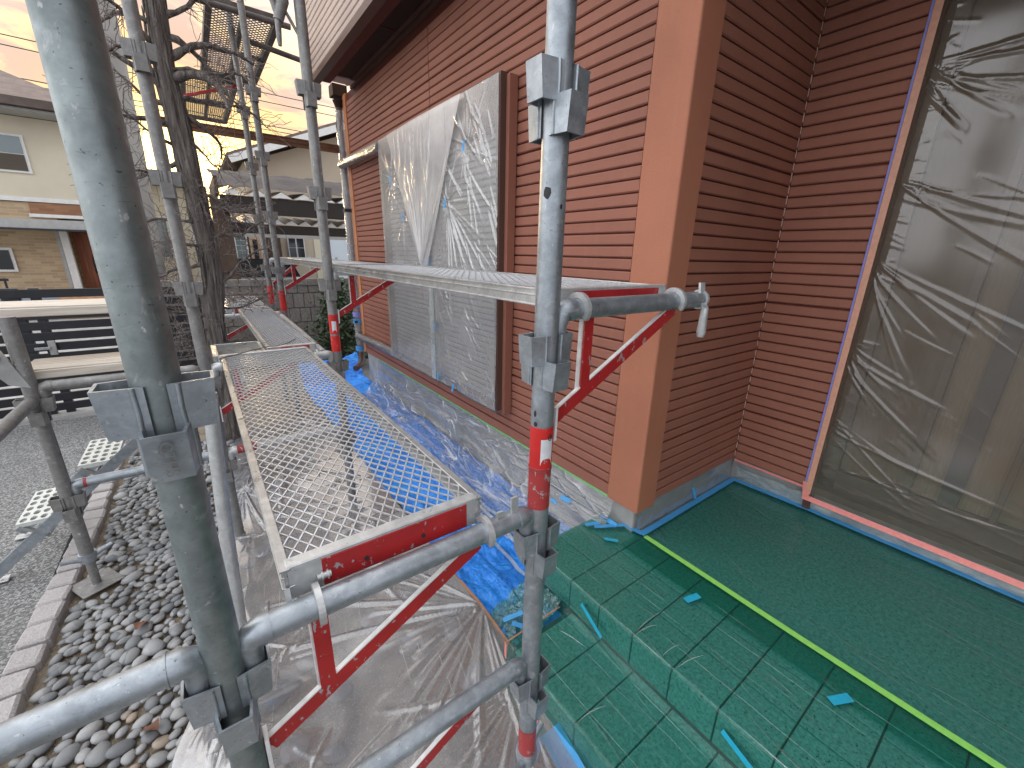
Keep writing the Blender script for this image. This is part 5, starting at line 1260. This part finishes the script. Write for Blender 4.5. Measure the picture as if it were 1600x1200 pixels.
# ================================================================== houses beyond
nh = thing('neighbour_house', 'cream and beige brick house with hipped roof across the road', 'house', (-4.0, 14.3, 0))
MB().b2(-9, -1.55, 14.0, 20, 2.42, 4.05).build('upper_wall', 'cream_wall', nh)
MB().b2(-9, -2.30, 14.02, 20, 0.55, 2.40).build('brick_wall', 'brickwork', nh)
MB().b2(-2.29, -1.56, 14.5, 20, 0.3, 2.40).build('porch_wall', 'brickwork', nh)
MB().b2(-2.67, -1.56, 13.985, 14.015, 2.17, 2.395).build('brick_panel', 'brick_red', nh)
MB().b2(-2.70, -1.54, 13.95, 14.03, 2.10, 2.168).build('panel_sill', 'white_trim', nh)
MB().b2(-9, -1.54, 13.97, 14.0, 2.41, 2.50).build('belt_course', 'white_trim', nh)
cn_ = MB().b2(-9, -1.50, 13.2, 14.6, 1.83, 2.03); cn_.build('canopy', 'grey_trim', nh)
MB().b2(-9, -1.49, 13.17, 13.198, 1.81, 1.85).build('canopy_edge', 'black_alum', nh)
MB().b2(-2.33, -2.20, 13.96, 14.10, 0.55, 1.82).build('porch_post', 'white_trim', nh)
MB().b2(-2.40, -2.34, 13.985, 14.01, 0.6, 1.82).build('pilaster', 'grey_trim', nh)
dd = MB().b2(-2.19, -1.60, 14.42, 14.48, 0.46, 1.82); ddo = dd.build('front_door', 'door_wood', nh)
for x in (-2.10, -2.0, -1.85): MB().b2(x, x + 0.05, 14.40, 14.425, 0.5, 1.78).build('door_panel', 'door_wood', ddo)
m = MB(); m.path([(-1.93, 14.39, 0.9), (-1.93, 14.35, 0.95), (-1.93, 14.35, 1.2), (-1.93, 14.39, 1.25)], 0.02, 8); m.build('handle', 'black_alum', ddo)
MB().b2(-9, -1.6, 13.9, 14.02, 0.0, 0.545).build('plinth', 'base_blue', nh)
MB().b2(-2.45, -1.2, 13.0, 13.88, 0.0, 0.46).build('entrance_step', 'orange_step', nh)
w_ = MB().b2(-3.4, -2.46, 13.96, 14.02, 2.97, 3.70).build('window', 'white_trim', nh)
MB().b2(-3.35, -2.51, 13.945, 13.962, 3.34, 3.66).build('pane', 'glass_sky', w_); MB().b2(-3.35, -2.51, 13.948, 13.964, 3.01, 3.32).build('pane', 'curtain', w_)
w_ = MB().b2(-3.9, -3.12, 13.97, 14.05, 0.95, 1.45).build('window', 'white_trim', nh); MB().b2(-3.85, -3.17, 13.955, 13.972, 1.0, 1.4).build('pane', 'glass_dark', w_)
rf = MB()
ex0, ex1, ey0, ey1, ez = -9.8, -1.15, 13.3, 20.5, 4.28
rf.add([(ex0, ey0, ez), (ex1, ey0, ez), (ex1, ey1, ez), (ex0, ey1, ez), (-6.5, 16.9, 6.0), (-4.4, 16.9, 6.0)], [(0, 1, 5, 4), (1, 2, 5), (2, 3, 4, 5), (3, 0, 4)])
rfo = rf.build('roof', 'roof_tile', nh)
MB().b2(ex0, ex1, ey0 - 0.04, ey1, ez - 0.16, ez - 0.01).build('fascia', 'roof_tile2', rfo)
MB().b2(-9, -1.5, 13.4, 14, 4.06, 4.11).build('eaves_soffit', 'grey_trim', nh)
g_ = thing('street_railing', 'short black picket railing in front of the neighbour house', 'railing', (-3.0, 10.0, 0))
for k in range(7): MB().cbox((-2.95 + k * 0.09, 10, 0.55), (0.025, 0.025, 0.95), 0.003).build('picket', 'black_alum', g_)
MB().cbox((-2.68, 10, 1.0), (0.62, 0.03, 0.04), 0.003).build('rail', 'black_alum', g_)
# low wall/white house between
wh = thing('pale_house', 'pale rendered house with white corner trim seen between pole and trunk', 'house', (-0.4, 17, 0))
MB().b2(-1.45, 0.35, 17, 22, 0, 3.4).build('wall', 'cream_wall', wh)
for x in (-0.9, -0.35, 0.1): MB().b2(x, x + 0.09, 16.94, 17.0, 0, 3.4).build('trim_post', 'white_trim', wh)
w_ = MB().b2(-0.75, -0.45, 16.95, 17.0, 1.2, 2.4).build('window', 'white_trim', wh); MB().b2(-0.72, -0.48, 16.93, 16.952, 1.25, 2.35).build('pane', 'glass_sky', w_)
MB().b2(-1.7, 0.55, 16.6, 22, 3.4, 3.52).build('roof', 'roof_tile', wh)
# carport
cp = thing('carport', 'dark beamed carport with corrugated translucent roof behind the block wall', 'carport', (1.6, 8.8, 0))
def folded_roof(y, z, n, x0, x1, amp, L):
    p = (x1 - x0) / n; vs = []
    for i in range(2 * n + 1):
        x = x0 + p * i / 2; h = amp if i % 2 else 0; vs += [(x, y, z + h), (x, y + L, z + h + 0.1)]
    m = MB(); m.add(vs, [(2 * i, 2 * i + 2, 2 * i + 3, 2 * i + 1) for i in range(2 * n)]); sh = m.build('folded_sheet', 'steel_grey', cp)
    for i in range(n):
        m = MB(); m.prism([(x0 + p * i + 0.02, y - 0.012, z), (x0 + p * (i + 1) - 0.02, y - 0.012, z), (x0 + p * (i + 0.5), y - 0.012, z + amp - 0.01)], (0, 0.008, 0)); m.build('end_cap', 'polycarb', sh)
folded_roof(8.45, 2.37, 7, 0.50, 2.95, 0.105, 1.3)
folded_roof(8.64, 1.965, 11, 0.52, 2.95, 0.085, 1.0)
MB().b2(0.50, 2.95, 8.47, 8.60, 2.10, 2.36).build('beam', 'beam_brown', cp)
MB().b2(0.53, 2.95, 8.67, 8.80, 1.80, 1.95).build('beam', 'beam_brown', cp)
MB().b2(0.53, 2.95, 8.64, 8.70, 1.74, 1.795).build('edge_trim', 'grey_trim', cp)
MB().b2(0.36, 0.60, 8.55, 8.75, 0, 2.3).build('post', 'brown_panel', cp)
MB().b2(0.285, 0.305, 8.52, 8.54, 0, 2.35).build('rain_pipe', 'white_trim', cp)
MB().b2(2.80, 2.95, 8.55, 8.75, 0, 2.3).build('post', 'brown_panel', cp)
m = MB(); m.grid(60, 20, lambda u, v: (0.46 + 2.5 * u, 8.42 + 1.9 * v, 2.49 + 0.20 * min(1, v * 3) + 0.28 * v + 0.03 * fbm(u * 6, v * 5) * (0.4 + v) - 0.06 * (1 - u) * math.sin(math.pi * v)))
m.build('roof_cover', 'carport_roof', cp)
MB().b2(0.45, 0.50, 8.45, 10.2, 2.36, 2.62).build('side_fascia', 'brown_panel', cp)
# house behind the carport
hb = thing('cream_house', 'cream gabled house with white eaves behind the carport', 'house', (3.0, 12.5, 0))
MB().b2(1.25, 8.0, 12.0, 18, 0, 3.4).build('wall', 'cream_wall2', hb)
m = MB(); m.prism([(1.25, 12.0, 3.4), (8.0, 12.0, 3.4), (4.6, 12.0, 4.75)], (0, 6, 0)); m.build('gable', 'cream_wall2', hb)
for s, a, b in ((1, (1.0, 3.30), (4.6, 4.82)), (-1, (8.25, 3.30), (4.6, 4.82))):
    d = Vector((b[0] - a[0], 0, b[1] - a[1])); n_ = Vector((-d.z, 0, d.x)).normalized() * (0.14 if s > 0 else -0.14)
    m = MB(); A, B = Vector((a[0], 11.5, a[1])), Vector((b[0], 11.5, b[1])); m.prism([A, B, B + n_, A + n_], (0, 0.06, 0)); m.build('barge_board', 'white_trim', hb)
    m = MB(); m.prism([A + n_ + Vector((0, 0.02, 0)), B + n_ + Vector((0, .02, 0)), B + n_ * 1.4 + Vector((0, .02, 0)), A + n_ * 1.4 + Vector((0, .02, 0))], (0, 7, 0)); m.build('roof_slope', 'roof_tile', hb)
MB().b2(2.55, 8, 11.985, 12.0, 0, 1.95).build('lower_wall', 'cream_wall', hb)
w_ = MB().b2(1.94, 2.32, 11.94, 12.0, 1.28, 1.88).build('window', 'white_trim', hb)
for x0, x1 in ((1.965, 2.11), (2.145, 2.295)):
    MB().b2(x0, x1, 11.925, 11.942, 1.60, 1.86).build('pane', 'glass_dark', w_); MB().b2(x0, x1, 11.925, 11.942, 1.31, 1.585).build('pane', 'glass_dark', w_)
MB().b2(2.80, 3.6, 11.93, 11.98, 0.3, 1.85).build('door', 'white_wall', hb)
w_ = MB().b2(0.80, 1.06, 11.6, 11.66, 1.38, 1.86).build('window', 'white_trim', hb)
for i in range(2):
    for j in range(4): MB().b2(0.835 + i * .1, 0.92 + i * .1, 11.585, 11.602, 1.41 + j * .105, 1.50 + j * .105).build('pane', 'glass_sky', w_)
MB().b2(0.55, 1.24, 11.67, 11.9, 0, 2.2).build('porch_panel', 'brown_panel', hb)
MB().b2(1.10, 1.36, 11.60, 11.66, 0.4, 1.86).build('tan_door', 'tan_panel', hb); MB().b2(1.16, 1.25, 11.585, 11.602, 1.35, 1.75).build('door_glass', 'glass_dark', hb)
MB().b2(1.37, 1.75, 11.7, 11.99, 0, 1.9).build('dark_panel', 'brown_panel', hb)
for x in (2.9, 3.35): MB().b2(x, x + 0.3, 11.9, 11.99, 3.0, 3.07).build('upper_sill', 'white_trim', hb)
# car under the carport
car = thing('parked_car', 'black car parked under the carport beyond the block wall', 'car', (0.95, 10.2, 0))
cb = [(0, .35), (0.0, .75), (.12, .95), (.35, 1.02), (.62, 1.36), (1.6, 1.42), (2.9, 1.38), (3.5, 1.0), (3.9, .9), (4.0, .4)]
m = MB()
def carsec(w0, k): return [(0.95 - w0 + 0.0, 9.2 + a, b) for a, b in cb], None
L_, Rr_ = [], []
for a, b in cb:
    w0 = 0.80 - 0.16 * max(0, (b - .9) / .5); L_.append((0.95 - w0, 9.2 + a, b)); Rr_.append((0.95 + w0, 9.2 + a, b))
n = len(cb); m.add(L_ + Rr_, [tuple(range(n)), tuple(reversed(range(n, 2 * n)))] + [(i, i + n, (i + 1) % n + n, (i + 1) % n) for i in range(n)])
m.build('body', 'car_paint', car)
m = MB(); m.add([(0.32, 9.565, 1.045), (1.58, 9.565, 1.045), (1.50, 9.795, 1.345), (0.40, 9.795, 1.345)], [(0, 1, 2, 3)]); m.build('rear_window', 'glass_dark', car)
for x in (0.22, 1.68):
    for y in (10.0, 12.3):
        m = MB(); m.path([(x - .09, y, .32), (x + .09, y, .32)], .32, 20); m.build('wheel', 'tyre', car)
for x in (0.28, 1.62): MB().cbox((x, 9.215, 0.82), (0.16, 0.06, 0.12), 0.01).build('tail_light', 'red', car)
# utility pole and lines
up_ = thing('utility_pole', 'grey concrete utility pole rising behind the tree', 'pole', (-0.62, 11, 0))
MB().path([(-0.72, 11, 0), (-0.60, 11, 3.2), (-0.48, 11, 9)], [0.21, 0.19, 0.16], 20).build('shaft', 'pole_concrete', up_)
for z in (6.2, 7.4): MB().cbox((-0.5, 10.8, z), (1.6, 0.09, 0.09), 0.01).build('crossarm', 'steel_grey', up_)
def wire(a, b, sag, r, label):
    a, b = Vector(a), Vector(b); m = MB(); n = 40
    m.path([a.lerp(b, k / n) - Vector((0, 0, sag * 4 * (k / n) * (1 - k / n))) for k in range(n + 1)], r, 5); tag(recenter(m.build('power_line', 'cable')), label, 'cable', 'power lines across the sunset sky')
for z0, z1 in [(6.55, 7.1), (6.95, 7.5), (7.1, 7.7), (8.0, 8.6), (8.25, 9.0)]:
    wire((-16, 23.6, z0 + 0.3), (24, 22.0, z1 - 1.1), 0.35, 0.017, 'thin dark power line sagging across the sunset sky')
